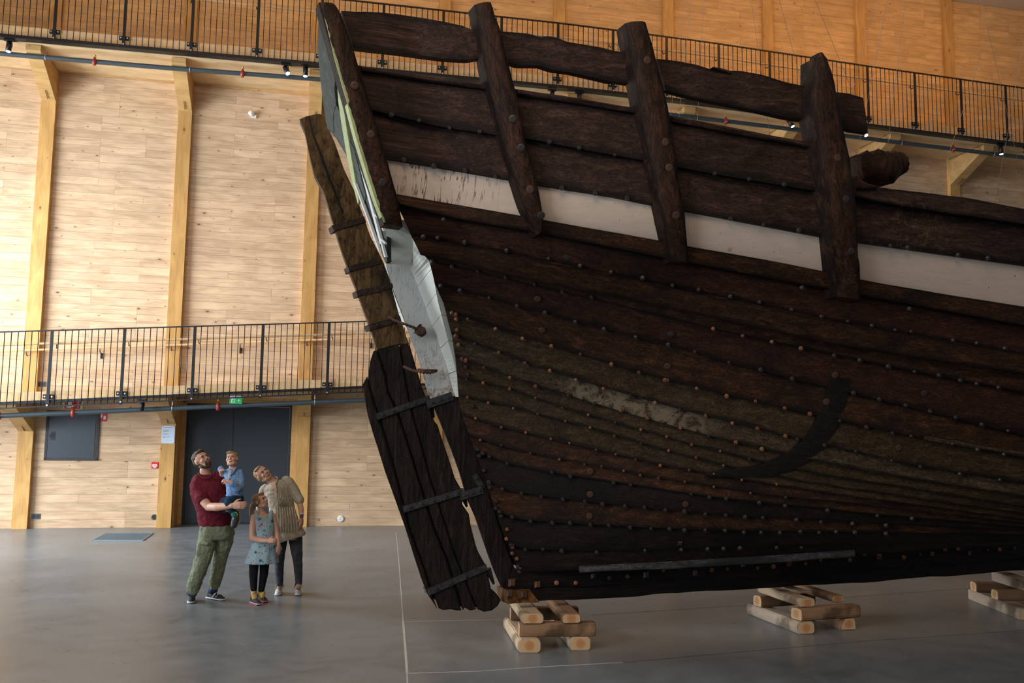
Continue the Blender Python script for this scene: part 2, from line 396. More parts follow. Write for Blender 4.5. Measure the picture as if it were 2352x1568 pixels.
wb = join([tube_vf([(0, 0, -.02), (0, .0, -.07), (0, .08, -.11), (0, .19, -.13)], .011, 6), box_vf(-.022, .022, .17, .198, -.22, -.10)], 'wall_bracket', M['black'])
for i in range(9): u = -8.73+1.44*i; put('wall_bracket', wb, wr, (u, -.20, zW(u)))
# sprinkler pipes
def pipe(label, fn, ua, ub, rad, off, hangers, valves, wh):
    t = thing('sprinkler_pipe', label, 'pipe', H0, YAW)
    uu = np.linspace(ua, ub, 50); put('pipe', tube('pipe', [(u, -off, fn(u)) for u in uu], rad, M['pipe'], 12), t)
    hg = join([tube_vf([(0, 0, rad+.005), (0, 0, .17)], .006, 6), tube_vf([(0, math.sin(a)*(rad+.006), math.cos(a)*(rad+.006)) for a in np.linspace(0, 2*math.pi, 13)], .008, 6)], 'pipe_hanger', M['steel'])
    for u in hangers: put('pipe_hanger', hg, t, (u, -off, fn(u)))
    for u in valves:
        vt = put('sprinkler_valve', tube('sprinkler_valve', [(0, 0, -.085), (0, 0, -.06), (0, 0, -.05), (0, 0, .04), (0, 0, .06), (0, 0, .085)], [.030, .034, .05, .05, .028, .024], M['red'], 10), t, (u, -off-.012, fn(u)))
        put('brass_head', tube('brass_head', [(0, 0, .085), (0, 0, .115), (0, 0, .12), (0, 0, .14)], [.012, .012, .03, .026], M['brass'], 8), vt)
        put('drain_cap', tube('drain_cap', [(0, -.03, -.02), (0.02, -.085, -.03)], [.028, .02], M['red'], 8), vt)
fpu = lambda u: float(np.interp(u, [-10, -6.4, -3.05, .03, 8.28, 10.4, 14.7, 18, 21], [9.66, 9.69, 9.72, 9.79, 9.74, 9.69, 9.57, 9.49, 9.4]))
fpl = lambda u: 2.315+.066*(u+5.9)
pipe('long grey sprinkler pipe under the upper walkway', fpu, -9.3, 20.3, .05, 1.32, [c+.22 for c in COLS[:-1]], [-4.62, -1.65, 4.5, 6.1, 9.6, 12.7, 15.9], '')
pipe('grey sprinkler pipe with red valves under the lower walkway', fpl, -6.15, 6, .05, 1.32, [c+.22 for c in COLS[2:4]]+[2.9], [-5.95, -4.6, -1.83], '')
# spotlights on the black edge channel
def emit(name, col, s):
    m = bpy.data.materials.new(name); m.use_nodes = True; b = m.node_tree.nodes['Principled BSDF']
    b.inputs['Base Color'].default_value = (*col, 1); b.inputs['Emission Color'].default_value = (*col, 1); b.inputs['Emission Strength'].default_value = s; return m
M['lens_cool'] = emit('lit_lens_cool', (.75, .87, 1.0), 9); M['lens_warm'] = emit('lit_lens_warm', (1.0, .83, .5), 9); M['lens_off'] = plain('dark_lens', (.05, .05, .055), .15)
def spot(label, u, z, tilt, yaw, lens, size=1.0):
    t = thing('spotlight', label, 'spotlight', hall(u, 1.53, z), YAW)
    d = Vector((math.sin(yaw)*math.sin(tilt), -math.cos(yaw)*math.sin(tilt), -math.cos(tilt)))
    a = Vector((0, 0, -.13)); s = size
    put('track_adapter', box('track_adapter', -.10, .10, -.03, .03, -.035, .0, M['black'], .004), t)
    put('yoke', tube('yoke', [(0, 0, -.03), (.045*s, .03, -.05), (.05*s, .03, -.14), (.03*s, 0.0, -.17)], .010, M['black'], 6), t)
    p0 = a-d*.09*s; p1 = a+d*.13*s
    put('lamp_head', tube('lamp_head', [p0, p0+d*.012, p1], [.038*s, .052*s, .055*s], M['black'], 16), t)
    put('lens', tube('lens', [p1+d*.001, p1+d*.004], .045*s, lens, 16), t)
    return t
for lab, u, z, ti, yw, le in [
    ('black spotlight with lit lens above the leftmost column, at the left edge', -6.2, 9.92, .12, 0, 'lens_cool'),
    ('tilted black spotlight with a bright bluish lens, just left of the ship stern', -.74, 9.98, .6, .6, 'lens_cool'),
    ('upright black spotlight beside the ship stern, right of the tilted one', -.33, 10.0, .08, 0, 'lens_cool'),
    ('black spotlight seen between ship rail and bulwark, left of a pair', 5.2, 9.99, .35, -.5, 'lens_off'),
    ('black spotlight seen between ship rail and bulwark, right of a pair', 5.85, 9.99, .1, 0, 'lens_off'),
    ('tilted spotlight with bright bluish lens seen left of the ragged stanchion', 11.2, 9.88, .5, .7, 'lens_cool'),
    ('small upright spotlight right against the ragged stanchion', 11.72, 9.86, .1, 0, 'lens_cool'),
    ('spotlight with a warm yellow lens under the broken rail end', 13.2, 9.80, .7, .2, 'lens_warm'),
    ('black spotlight below the upper railing near the right edge', 17.15, 9.70, .12, 0, 'lens_cool'),
    ('tilted black spotlight cut by the right edge of the photo', 17.95, 9.68, .9, .9, 'lens_off')]:
    spot(lab, u, z, ti, yw, M[le])
tl = spot('small dark spotlight hanging under the lower walkway', -3.28, zL(-3.28)+.06, .02, 0, M['lens_off'], .8)
# wall cabinet, signs, sockets
def wallthing(name, label, cat, u, z, off=0.0): return thing(name, label, cat, hall(u, off, z), YAW)
cb = wallthing('wall_cabinet', 'dark grey square metal cabinet recessed in the wall left of the notice', 'cabinet', -4.89, 1.42)
put('frame', join([box_vf(-.53, -.48, -.03, .01, 0, 1.04), box_vf(.47, .53, -.03, .01, 0, 1.04), box_vf(-.53, .53, -.03, .01, 0, .045), box_vf(-.53, .53, -.03, .01, .99, 1.04)], 'frame', M['frame_dark']), cb)
put('door', box('door', -.476, .45, -.024, -.004, .05, .985, M['graphite'], .003), cb)
put('latch', box('latch', -.43, -.33, -.029, -.023, .42, .60, M['frame_dark'], .002), cb)
put('latch_cup', tube('latch_cup', [(-.40, -.034, .51), (-.40, -.028, .51)], .055, M['black'], 14), cb)
def glyph(name, polys, mat, parent, y=-.006):
    parts = []
    for pl in polys:
        n = len(pl); V = [(x, y, z) for x, z in pl]+[(x, y+.003, z) for x, z in pl]
        parts.append((V, [tuple(range(n)), tuple(range(2*n-1, n-1, -1))]+[(i, (i+1) % n, (i+1) % n+n, i+n) for i in range(n)]))
    me = join(parts, name, mat); bm = bmesh.new(); bm.from_mesh(me); bmesh.ops.recalc_face_normals(bm, faces=bm.faces[:]); bm.to_mesh(me); bm.free()
    return put(name, me, parent)
def text(name, s, size, x, z, mat, parent, y=-.008, align='LEFT'):
    c = bpy.data.curves.new(name, 'FONT'); c.body = s; c.size = size; c.extrude = .0008; c.align_x = align; c.materials.append(mat)
    o = bpy.data.objects.new(name, c); me = bpy.data.meshes.new_from_object(o); bpy.data.objects.remove(o)
    return put(name, me, parent, (x, y, z), (math.pi/2, 0, 0))
M['sred'] = plain('sign_red', (.62, .012, .02), .4, var=.05); M['swhite'] = plain('sign_white', (.80, .80, .80), .5, var=.03)
M['sgreen'] = emit('sign_green_lit', (.0, .32, .07), .35); M['glow'] = plain('photoluminescent_border', (.62, .72, .38), .5, var=.05)
M['paper'] = plain('notice_paper', (.62, .70, .82), .6, var=.04); M['ink'] = plain('grey_ink', (.18, .26, .34), .7); M['rink'] = plain('red_ink', (.45, .10, .16), .7)
s1 = wallthing('hose_reel_sign', 'small square red sign with white reel and flame pictogram right of the cabinet', 'sign', -4.315, 2.26)
put('panel', box('panel', -.09, .09, -.008, 0, -.005, .17, M['sred'], .002), s1)
glyph('pictogram', [[(-.07, .065), (-.01, .065), (-.01, .15), (-.07, .15)], [(-.065, .035), (-.055, .035), (-.055, .065), (-.065, .065)], [(-.01, .10), (.01, .105), (.01, .115), (-.01, .115)]] + [[(.015+.016*k, .03+.012*j), (.028+.016*k, .038+.012*j), (.040+.014*k, .056+.03*j), (.026+.014*k, .050+.03*j)] for k in (0, 1, 2) for j in (0, 1, 2)], M['swhite'], s1, -.011)
s2 = wallthing('fire_sign', 'red fire sign with pale green border half hidden behind the lower railing', 'sign', -4.92, 2.50)
put('panel', box('panel', -.20, .20, -.02, 0, 0, .20, M['glow'], .002), s2)
put('field', box('field', -.16, .15, -.024, -.018, .012, .185, M['sred'], .001), s2)
glyph('pictogram', [[(-.12, .03), (-.02, .03), (-.02, .15), (-.12, .15)], [(.09, .03), (.12, .05), (.115, .08), (.10, .06)], [(.09, .08), (.12, .10), (.115, .13), (.10, .11)], [(.09, .13), (.12, .15), (.115, .17), (.10, .16)]], M['swhite'], s2, -.028)
ex = thing('exit_sign', 'green emergency exit sign with running man and up arrow under the lower walkway', 'sign', hall(-1.48, 1.40, 2.64), YAW)
put('panel', box('panel', -.125, .125, -.012, .012, 0, .125, M['sgreen'], .002), ex)
put('housing', box('housing', -.12, .125, -.035, .035, .126, .165, M['white'], .008), ex)
put('stem', tube('stem', [(0, 0, .16), (0, 0, .20)], .02, M['white'], 10), ex)
glyph('pictogram', [[(-.09, .02), (-.01, .02), (-.01, .11), (-.09, .11)]], M['swhite'], ex, -.0145)
glyph('running_man', [[(-.045, .085), (-.03, .085), (-.03, .10), (-.045, .10)], [(-.06, .05), (-.035, .055), (-.035, .082), (-.055, .08)], [(-.06, .05), (-.045, .052), (-.065, .022), (-.078, .022)], [(-.045, .052), (-.035, .052), (-.02, .025), (-.03, .022)], [(-.04, .078), (-.02, .068), (-.02, .062), (-.04, .07)], [(-.075, .068), (-.055, .076), (-.055, .070), (-.072, .060)]], M['sgreen'], ex, -.0175)
glyph('arrow', [[(.055, .035), (.067, .035), (.067, .08), (.055, .08)], [(.061, .10), (.027, .068), (.027, .055), (.061, .085)], [(.061, .10), (.095, .068), (.095, .055), (.061, .085)]], M['swhite'], ex, -.0145)
nt = thing('notice', 'white printed notice sheet pinned on the column left of the door', 'notice', hall(COLS[2]+.0, .125, 1.80), YAW)
put('sheet', box('sheet', -.135, .135, -.006, 0, 0, .38, M['paper'], .001), nt)
text('heading', 'BRANNINSTRUKS', .026, 0, .335, M['rink'], nt, -.007, 'CENTER')
glyph('pins', [[(x-.008, z-.008), (x+.008, z-.008), (x+.008, z+.008), (x-.008, z+.008)] for x in (-.118, .118) for z in (.018, .362)], M['ink'], nt, -.009)
glyph('lines_of_print', [[(-.105, z), (-.105+wd, z), (-.105+wd, z+.004), (-.105, z+.004)] for z, wd in [(.295, .03), (.282, .13), (.273, .125), (.264, .11), (.255, .12), (.246, .09), (.215, .03), (.205, .135), (.196, .12), (.187, .10), (.155, .03), (.145, .16), (.136, .12), (.127, .05), (.118, .06), (.06, .035)]] + [[(-.03, .06), (.005, .06), (.005, .064), (-.03, .064)], [(.03, .06), (.09, .06), (.09, .064), (.03, .064)]], M['ink'], nt, -.008)
al = wallthing('fire_alarm', 'small red manual fire alarm call point left of the notice column', 'fire alarm', -3.20, 1.275)
put('body', box('body', -.075, .075, -.05, 0, -.01, .12, M['sred'], .012), al)
put('label_plate', box('label_plate', -.05, .05, -.054, -.048, .025, .075, M['swhite'], .002), al)
glyph('call_dots', [[(x-.008, .044), (x+.008, .044), (x+.008, .056), (x-.008, .056)] for x in (-.026, 0, .026)], M['pipe'], al, -.057)
put('reset_tab', box('reset_tab', -.03, .03, -.054, -.048, 0, .014, M['swhite'], .002), al)
def socket(label, u, z, off=0.0):
    t = wallthing('wall_socket', label, 'socket', u, z)
    put('plate', box('plate', -.085, .085, -.012, 0, -.055, .055, M['pipe'], .004), t)
    for x in (-.036, .036):
        put('outlet', tube('outlet', [(x, -.0155, 0), (x, -.011, 0)], .028, M['frame_dark'], 16), t)
socket('dark double socket low on the wall right of the leftmost column', -5.50, .25)
socket('dark double socket behind the lower railing, above the walkway', -5.56, 3.02)
rs = wallthing('round_socket', 'round dark floor-level outlet left of the notice column', 'socket', -3.16, .22)
put('cover', tube('cover', [(0, -.02, 0), (0, -.004, 0), (0, 0, 0)], [.055, .062, .062], M['pipe'], 20), rs)
put('rim', tube('rim', [(0, -.026, 0), (0, -.018, 0)], .038, M['frame_dark'], 18), rs)
rw = wallthing('round_cover', 'round white blanking cover low on the wall left of the rudder', 'cover', .79, .165)
put('cover', tube('cover', [(0, -.022, 0), (0, -.015, 0), (0, 0, 0)], [.055, .072, .072], M['white'], 24), rw)
for x in (-.02, .02): put('screw', tube('screw', [(x, -.026, x), (x, -.02, x)], .006, M['steel'], 8), rw)
hp = wallthing('cable_grommet', 'tiny dark cable grommet low on the wall beside the white cover', 'grommet', .30, .145)
put('ring', tube('ring', [(0, -.012, 0), (0, 0, 0)], .02, M['pipe'], 12), hp); put('plug', tube('plug', [(0, -.018, 0), (0, -.01, 0)], .009, M['white'], 8), hp)
sd = wallthing('motion_sensor', 'small white motion sensor high on the wall left of the ship stern', 'sensor', -1.50, 9.30)
put('base', box('base', -.02, .09, -.05, 0, -.07, .0, M['white'], .008), sd)
put('head', tube('head', [(-.055, -.12, .035), (-.05, -.11, .03), (.0, -.05, .0), (.03, -.02, -.02)], [.03, .055, .055, .03], M['white'], 14), sd)
# floor grate
gp = [on_floor(*q) for q in ((211, 1242), (330, 1242), (353, 1225), (243, 1225))]
gr = thing('floor_grate', 'bluish rectangular metal floor grate in front of the wall cabinet', 'grate', gp[0])
M['grate'] = plain('zinc_grate', (.20, .33, .42), .35, .5)
def gq(a, b, z): p = (gp[0]*(1-a)+gp[1]*a)*(1-b)+(gp[3]*(1-a)+gp[2]*a)*b-gp[0]; return (p[0], p[1], z)
def gbar(a0, a1, b0, b1, z0, z1):
    V = [gq(a, b, z) for z in (z0, z1) for a, b in ((a0, b0), (a1, b0), (a1, b1), (a0, b1))]
    return V, [(0, 3, 2, 1), (4, 5, 6, 7), (0, 1, 5, 4), (1, 2, 6, 5), (2, 3, 7, 6), (3, 0, 4, 7)]
put('tray', join([gbar(0, 1, 0, 1, -.01, .002)], 'tray', M['pipe']), gr)
put('frame', join([gbar(0, 1, 0, .03, .002, .016), gbar(0, 1, .97, 1, .002, .016), gbar(0, .02, 0, 1, .002, .016), gbar(.98, 1, 0, 1, .002, .016)], 'frame', M['grate']), gr)
sme = {}
for k in range(26):
    a = .03+k*.0365; put('slat', join([gbar(a, a+.016, .03, .97, .002, .013)], 'slat', M['grate']), gr)
for k in range(1, 8): put('cross_bar', join([gbar(.02, .98, k/8, k/8+.012, .002, .010)], 'cross_bar', M['grate']), gr)
# suspension wires
M['wire'] = plain('steel_wire', (.30, .27, .24), .5, .5)
WR = [((1573, 0), (1541, 258), 'thin steel wire, leftmost of three hanging close together above the stanchions'), ((1587, 0), (1560, 268), 'thin steel wire, middle one of three close together'), ((1616, 0), (1603, 271), 'thin steel wire, rightmost of three close together'),
      ((1725, 0), (1768, 307), 'slanting steel wire between the two right stanchions, left one'), ((1790, 0), (1845, 205), 'slanting steel wire just left of the ragged stanchion'),
      ((1872, 0), (1960, 215), 'steel wire slanting down to the broken rail end from the left'), ((2011, 0), (1958, 215), 'steel wire slanting down to the broken rail end from the right'),
      ((2038, 0), (1970, 349), 'steel wire running down beside the broken rail end'), ((2079, 0), (2038, 346), 'steel wire running down to the carved timber stub'),
      ((2253, 0), (2365, 485), 'steel wire slanting down to the right edge'), ((2293, 0), (2150, 446), 'long steel wire slanting down left above the low bulwark'), ((2365, 20), (2287, 460), 'steel wire near the right edge behind the low bulwark')]
for a, b, lab in WR:
    A = at_depth(*a, 11.6); B = at_depth(*b, 11.6); d = (A-B)/np.linalg.norm(A-B)
    A = B+(A-B)*((14.28-B[2])/(A[2]-B[2])) ; B2 = B-(d*.25)
    o = put('suspension_wire', tube('suspension_wire', [np.array([0, 0, 0]), A-B2], .0024, M['wire'], 5), None, tuple(B2)); tag(o, lab, 'wire')
# ================================================================ THE SHIP
TH = math.radians(23); SP0 = np.array([-.05, 9.2, 0.]); ES = np.array([math.cos(TH), math.sin(TH), 0]); EW = np.array([math.sin(TH), -math.cos(TH), 0])
# ship frame: local x = s (forward), local y = -w (w = to starboard, towards the camera), z up
def sray(x, y): d = ray(x, y); return np.array([d@ES, d@EW, d[2]])
_c = CAM-SP0; SCAM = np.array([_c@ES, _c@EW, CAMH])
_zt = np.linspace(.2, 7, 400)
def _sm(xs, ys, k=9):
    t = np.interp(_zt, xs, ys); ker = np.hanning(k+2)[1:-1]; ker /= ker.sum(); return np.convolve(np.pad(t, k//2, 'edge'), ker, 'valid')
_wT = _sm([.35, 2.2, 2.42, 2.9, 3.3, 3.6, 3.85, 4.3, 5.4, 7], [.12, .12, .15, .40, .75, 1.1, 1.3, 1.4, 1.5, 1.5], 13)
_wM = _sm([.35, .5, .62, .8, 1.1, 1.5, 2.2, 3, 4, 5, 7], [.12, .14, .8, 1.5, 2.1, 2.5, 2.8, 2.95, 3.0, 2.9, 2.8], 9)
_e = np.interp(_zt, [.5, 4], [1.6, 1.0])
def W(s, z):
    i = min(max((z-.2)/6.8*399, 0), 398.999); k = int(i); f = i-k
    a = _wT[k]*(1-f)+_wT[k+1]*f; b = _wM[k]*(1-f)+_wM[k+1]*f; e = _e[k]
    sp = s+.3*(z-.35)
    if sp <= 0: return a
    return a+(b-a)*(1-math.exp(-(sp/4.0)**e))
def hit(x, y, o=0.0):
    d = sray(x, y); t = (4.0-SCAM[1])/d[1]; dt = -.06/d[1]; p = SCAM+t*d
    for _ in range(90):
        q = p+dt*d
        if q[1] <= W(q[0], q[2])+o: break
        p = q
    lo, hi = 0., dt
    for _ in range(16):
        m = (lo+hi)/2; q = p+m*d
        if q[1] <= W(q[0], q[2])+o: hi = m
        else: lo = m
    q = p+hi*d; return q[0], q[2]
def atw(x, y, w0):
    d = sray(x, y); t = (w0-SCAM[1])/d[1]; p = SCAM+t*d; return p[0], p[2]
def nrm(s, z):
    e = .03; ds = (W(s+e, z)-W(s-e, z))/(2*e); dz = (W(s, z+e)-W(s, z-e))/(2*e); n = np.array([-ds, 1, -dz]); return n/np.linalg.norm(n)
def S(s, w, z): return (s, -w, z)
def resamp(poly, n):
    P = np.array(poly, float); d = np.r_[0, np.cumsum(np.hypot(*(P[1:]-P[:-1]).T))]; q = np.linspace(0, d[-1], n)
    return np.c_[np.interp(q, d, P[:, 0]), np.interp(q, d, P[:, 1])]
def curve(poly, n=46, o=0.0, ext=0):
    C_ = [hit(x, y, o) for x, y in resamp(poly, n)]
    if ext:
        s0, z0 = C_[-4]; s1, z1 = C_[-1]; sl = (z1-z0)/(s1-s0)
        for k in range(1, ext+1): C_.append((s1+k*1.0, z1+sl*(1-math.exp(-k*.5))/.5))
    return C_
def jig(a, seed, amp): return amp*(math.sin(a*1.7+seed*3.1)+.6*math.sin(a*4.3+seed*1.7)+.35*math.sin(a*11.1+seed*5.3))
def skin(name, A, B, offs, inner, mat, parent, mode='n', mirror=False, rough=.0, seed=0, **props):
    """solid between curves A and B (lists of (s,z)) lying on the hull; offs = outward offset at each row"""
    n = len(A); m = len(offs); V = []
    for j in range(m):
        f = j/(m-1)
        for i in range(n):
            s = A[i][0]*(1-f)+B[i][0]*f; z = A[i][1]*(1-f)+B[i][1]*f; w = W(s, z); o = offs[j]+(jig(s*3+z*7, seed+j, rough) if rough else 0)
            if mode == 'n': q = np.array([s, w, z])+nrm(s, z)*o
            else: q = np.array([s, w+o, z])
            V.append(S(*q))
    N = n*m
    for j in range(m):
        f = j/(m-1)
        for i in range(n):
            s = A[i][0]*(1-f)+B[i][0]*f; z = A[i][1]*(1-f)+B[i][1]*f; w = W(s, z)
            q = np.array([s, w, z])+nrm(s, z)*inner if mode == 'n' else np.array([s, w+inner, z]); V.append(S(*q))
    Fc = []
    for j in range(m-1):
        for i in range(n-1):
            a = j*n+i; Fc.append((a, a+1, a+n+1, a+n)); a += N; Fc.append((a, a+n, a+n+1, a+1))
    for i in range(n-1): Fc.append((i, i+N, i+1+N, i+1)); a = (m-1)*n+i; Fc.append((a, a+1, a+1+N, a+N))
    for j in range(m-1): a = j*n; Fc.append((a, a+n, a+n+N, a+N)); a = j*n+n-1; Fc.append((a, a+N, a+n+N, a+n))
    me = mesh(name, V, Fc, mat); bm = bmesh.new(); bm.from_mesh(me); bmesh.ops.recalc_face_normals(bm, faces=bm.faces[:]); bm.to_mesh(me); bm.free()
    va_ = [1+(k//n)/(m-1) for k in range(N)]*2; at_ = me.attributes.new('vv', 'FLOAT', 'POINT'); at_.data.foreach_set('value', va_[:len(me.vertices)])
    me.polygons.foreach_set('use_smooth', [True]*len(me.polygons))
    try: me.set_sharp_from_angle(angle=math.radians(38))
    except Exception: pass
    o = put(name, me, parent, **props)
    if mirror:
        m2 = me.copy()
        if True:
            bm = bmesh.new(); bm.from_mesh(m2); bmesh.ops.bisect_plane(bm, geom=bm.verts[:]+bm.edges[:]+bm.faces[:], plane_co=(-.55, 0, 0), plane_no=(-1, 0, 0), clear_outer=True); bmesh.ops.holes_fill(bm, edges=[e for e in bm.edges if e.is_boundary], sides=0); bm.to_mesh(m2); bm.free()
            if not len(m2.polygons): return o
        m2.transform(Matrix.Scale(-1, 4, (0, 1, 0))); m2.flip_normals(); put(name, m2, parent, **props)
    return o
def prism(name, poly, w0, w1, mat, parent, bev=.006, px=True, pw=None, wob=0, taper=0, **props):
    """outline given in the photo's pixels, laid on the plane w = pw, solid from w0 to w1"""
    pts = [atw(x, y, pw if pw is not None else w1) for x, y in poly] if px else poly
    if wob:
        q = resamp(list(pts)+[pts[0]], max(40, len(pts)*3))[:-1]; pts = [(s+random.uniform(-wob, wob), z+random.uniform(-wob, wob)) for s, z in q]
    me = extrude_poly(name, [S(s+taper, w0, z) for s, z in pts], [S(s, w1, z) for s, z in pts], mat, bev)
    return put(name, me, parent, **props)

def old_wood(name, cols, rough=.5, grain=(.5, 9, 9), dark=(.006, .0045, .004), dk=(.50, .66), bump=.5, streak=None, spec=.16, rv=.25, axis=None, patch=None, edge=.5):
    t = NT(name); v = t.obj()
    if axis is not None: v = t.mapv(v, rot=(0, axis, 0))
    r = t.rnd(); off = t.n('ShaderNodeCombineXYZ'); t.l(t.math('MULTIPLY', r, 19.0), off.inputs[0]); t.l(t.math('MULTIPLY', r, 7.0), off.inputs[2])
    va = t.n('ShaderNodeVectorMath', operation='ADD'); t.l(v, va.inputs[0]); t.l(off.outputs[0], va.inputs[1]); v2 = va.outputs[0]
    g = t.noise(t.mapv(v2, grain), 2.2, 6, .68, .8); g2 = t.noise(t.mapv(v2, (grain[0]*1.2, grain[1]*4, grain[2]*4)), 3, 5, .7, .3)
    b = t.noise(v2, 1.1, 4, .6, .6); fine = t.noise(v2, 38, 4, .7)
    c = t.ramp(g, [(.30, cols[0]), (.52, cols[1]), (.70, cols[2])])
    c = t.mix(t.math('MULTIPLY', t.ramp(g2, [(.38, (1, 1, 1)), (.55, (0, 0, 0))]), .75), c, dark)
    c = t.mix(t.ramp(b, [(dk[0], (0, 0, 0)), (dk[1], (.92, .92, .92))]), c, dark)
    c = t.mix(t.math('MULTIPLY', t.ramp(fine, [(.60, (0, 0, 0)), (.80, (1, 1, 1))]), .30), c, tuple(min(1, x*2.4+.01) for x in cols[2]))
    c = t.mix(t.math('MULTIPLY', r, rv), c, dark)
    if edge:  # occlusion shade along the plank seams, painted into the colour
        vv = t.math('ADD', t.n('ShaderNodeAttribute', attribute_name='vv').outputs['Fac'], t.math('MULTIPLY', t.math('SUBTRACT', t.noise(t.mapv(v2, (1, 3, 3)), 2.5, 4, .6), .5), edge))
        c = t.mix(t.ramp(t.math('MULTIPLY', vv, .5), [(.48, (0, 0, 0)), (.5, (.85, .85, .85)), (.56, (0, 0, 0)), (.90, (0, 0, 0)), (.97, (.85, .85, .85))]), c, dark)
    if streak: c = streak(t, v, c)
    if patch:
        for (s0, s1, z0, z1, colr, am, *thr) in patch:
            thr = thr[0] if thr else .42
            sx = t.n('ShaderNodeSeparateXYZ'); t.l(v, sx.inputs[0])
            def win(q, a, b2):
                return t.math('MULTIPLY', t.math('SMOOTH_MIN', 1.0, t.math('MULTIPLY', t.math('SUBTRACT', q, a), 2.0), True), t.math('MULTIPLY', t.math('SUBTRACT', b2, q), 2.0), True)
            pn = t.ramp(t.noise(v, 7 if thr < .5 else 13, 5, .7, 1.2), [(thr, (0, 0, 0)), (thr+.12, (1, 1, 1))])
            c = t.mix(t.math('MULTIPLY', t.math('MULTIPLY', t.math('MULTIPLY', win(sx.outputs[0], s0, s1), win(sx.outputs[2], z0, z1), True), pn), am), c, colr)
    h = t.math('ADD', t.math('ADD', g2, t.math('MULTIPLY', fine, .5)), g)
    t.bump(h, bump, .02)
    return t.set(c, t.math('ADD', t.math('MULTIPLY', g, .35), rough-.18), 0, spec)
W1 = ((.016, .0085, .006), (.038, .018, .012), (.075, .036, .022))
M['hull_up'] = old_wood('tarred_bulwark', ((.024, .0115, .0085), (.066, .032, .023), (.140, .074, .054)), .48, dk=(.56, .75))
M['hull_mid'] = old_wood('tarred_brown_strake', ((.020, .009, .005), (.062, .024, .010), (.150, .060, .022)), .52, dk=(.52, .70))
M['hull_red'] = old_wood('red_worn_strake', ((.030, .010, .006), (.066, .022, .012), (.115, .044, .020)), .5, dk=(.55, .75))
M['hull_olive'] = old_wood('weathered_olive_strake', ((.034, .020, .009), (.072, .042, .018), (.13, .082, .038)), .55, dk=(.58, .78))
M['hull_grey'] = old_wood('bleached_patchy_strake', ((.040, .025, .014), (.080, .052, .028), (.16, .115, .070)), .6, dk=(.56, .72), patch=[(hit(1275, 890)[0], hit(1680, 1000)[0], 1.6, 3.0, (.24, .185, .12), .75)])
M['hull_low'] = old_wood('black_tar_strake', ((.008, .006, .0055), (.020, .012, .009), (.060, .026, .012)), .45, dk=(.46, .62))
M['keel'] = old_wood('black_keel_wood', ((.007, .006, .006), (.016, .012, .011), (.035, .022, .018)), .42, dk=(.5, .7))
M['keel_new'] = old_wood('split_orange_heartwood', ((.06, .028, .010), (.22, .10, .03), (.34, .17, .06)), .55, (4, 9, 1.2), dk=(.6, .75))
M['timber'] = old_wood('dark_stanchion_wood', ((.022, .010, .006), (.060, .025, .013), (.125, .054, .027)), .5, (6, 9, .6), dk=(.56, .76), edge=.3)
M['rudder_top'] = old_wood('brown_rudder_head', ((.045, .026, .011), (.12, .068, .026), (.21, .125, .055)), .6, (5, 6, .7), dk=(.55, .72), rv=.0, edge=0)
M['rudder_low'] = old_wood('black_rudder_board', ((.010, .008, .008), (.025, .018, .015), (.06, .038, .026)), .5, (8, 9, .45), dk=(.50, .68), rv=.2)
M['post_low'] = old_wood('black_sternpost', ((.010, .008, .008), (.022, .016, .014), (.05, .034, .026)), .45, (8, 9, .5), dk=(.5, .7))
M['strap'] = old_wood('rusty_iron', ((.030, .018, .012), (.07, .038, .024), (.15, .08, .05)), .5, (9, 9, 9), dark=(.012, .01, .01), dk=(.56, .7), bump=.8)
M['strap_dark'] = old_wood('blackened_iron', ((.018, .016, .018), (.045, .042, .045), (.10, .09, .09)), .38, (9, 9, 9), dk=(.56, .7), bump=.9, spec=.6)
M['rope'] = plain('rusty_chain_wire', (.10, .045, .025), .7, var=.5, sc=60, bump=.6)
M['copper'] = plain('copper_rivet', (.33, .125, .065), .55, .1, var=.45, sc=60, bump=.6, rv=.85)
M['iron_nail'] = plain('dark_iron_nail', (.045, .038, .036), .42, .3, var=.5, sc=9, bump=.5)
M['rust'] = plain('rust_bolt', (.20, .09, .045), .6, .1, var=.5, sc=45, bump=.6, rv=.8)
M['plug'] = plain('wood_plug', (.070, .034, .018), .5, var=.35, sc=20, bump=.5)
M['green'] = plain('pale_green_paint', (.42, .47, .20), .6, var=.25, sc=14, bump=.4)
M['greygreen'] = old_wood('grey_green_board', ((.055, .065, .055), (.105, .12, .10), (.17, .19, .155)), .6, (6, 6, .8), dark=(.02, .022, .02), dk=(.6, .8))
M['darkgreen'] = plain('black_green_board', (.020, .026, .020), .6, var=.4, sc=16, bump=.5)
M['lead'] = old_wood('dull_metal_sheathing', ((.06, .052, .052), (.18, .16, .16), (.38, .35, .36)), .4, (6, 9, 9), dk=(.50, .58), bump=.8, spec=.7)
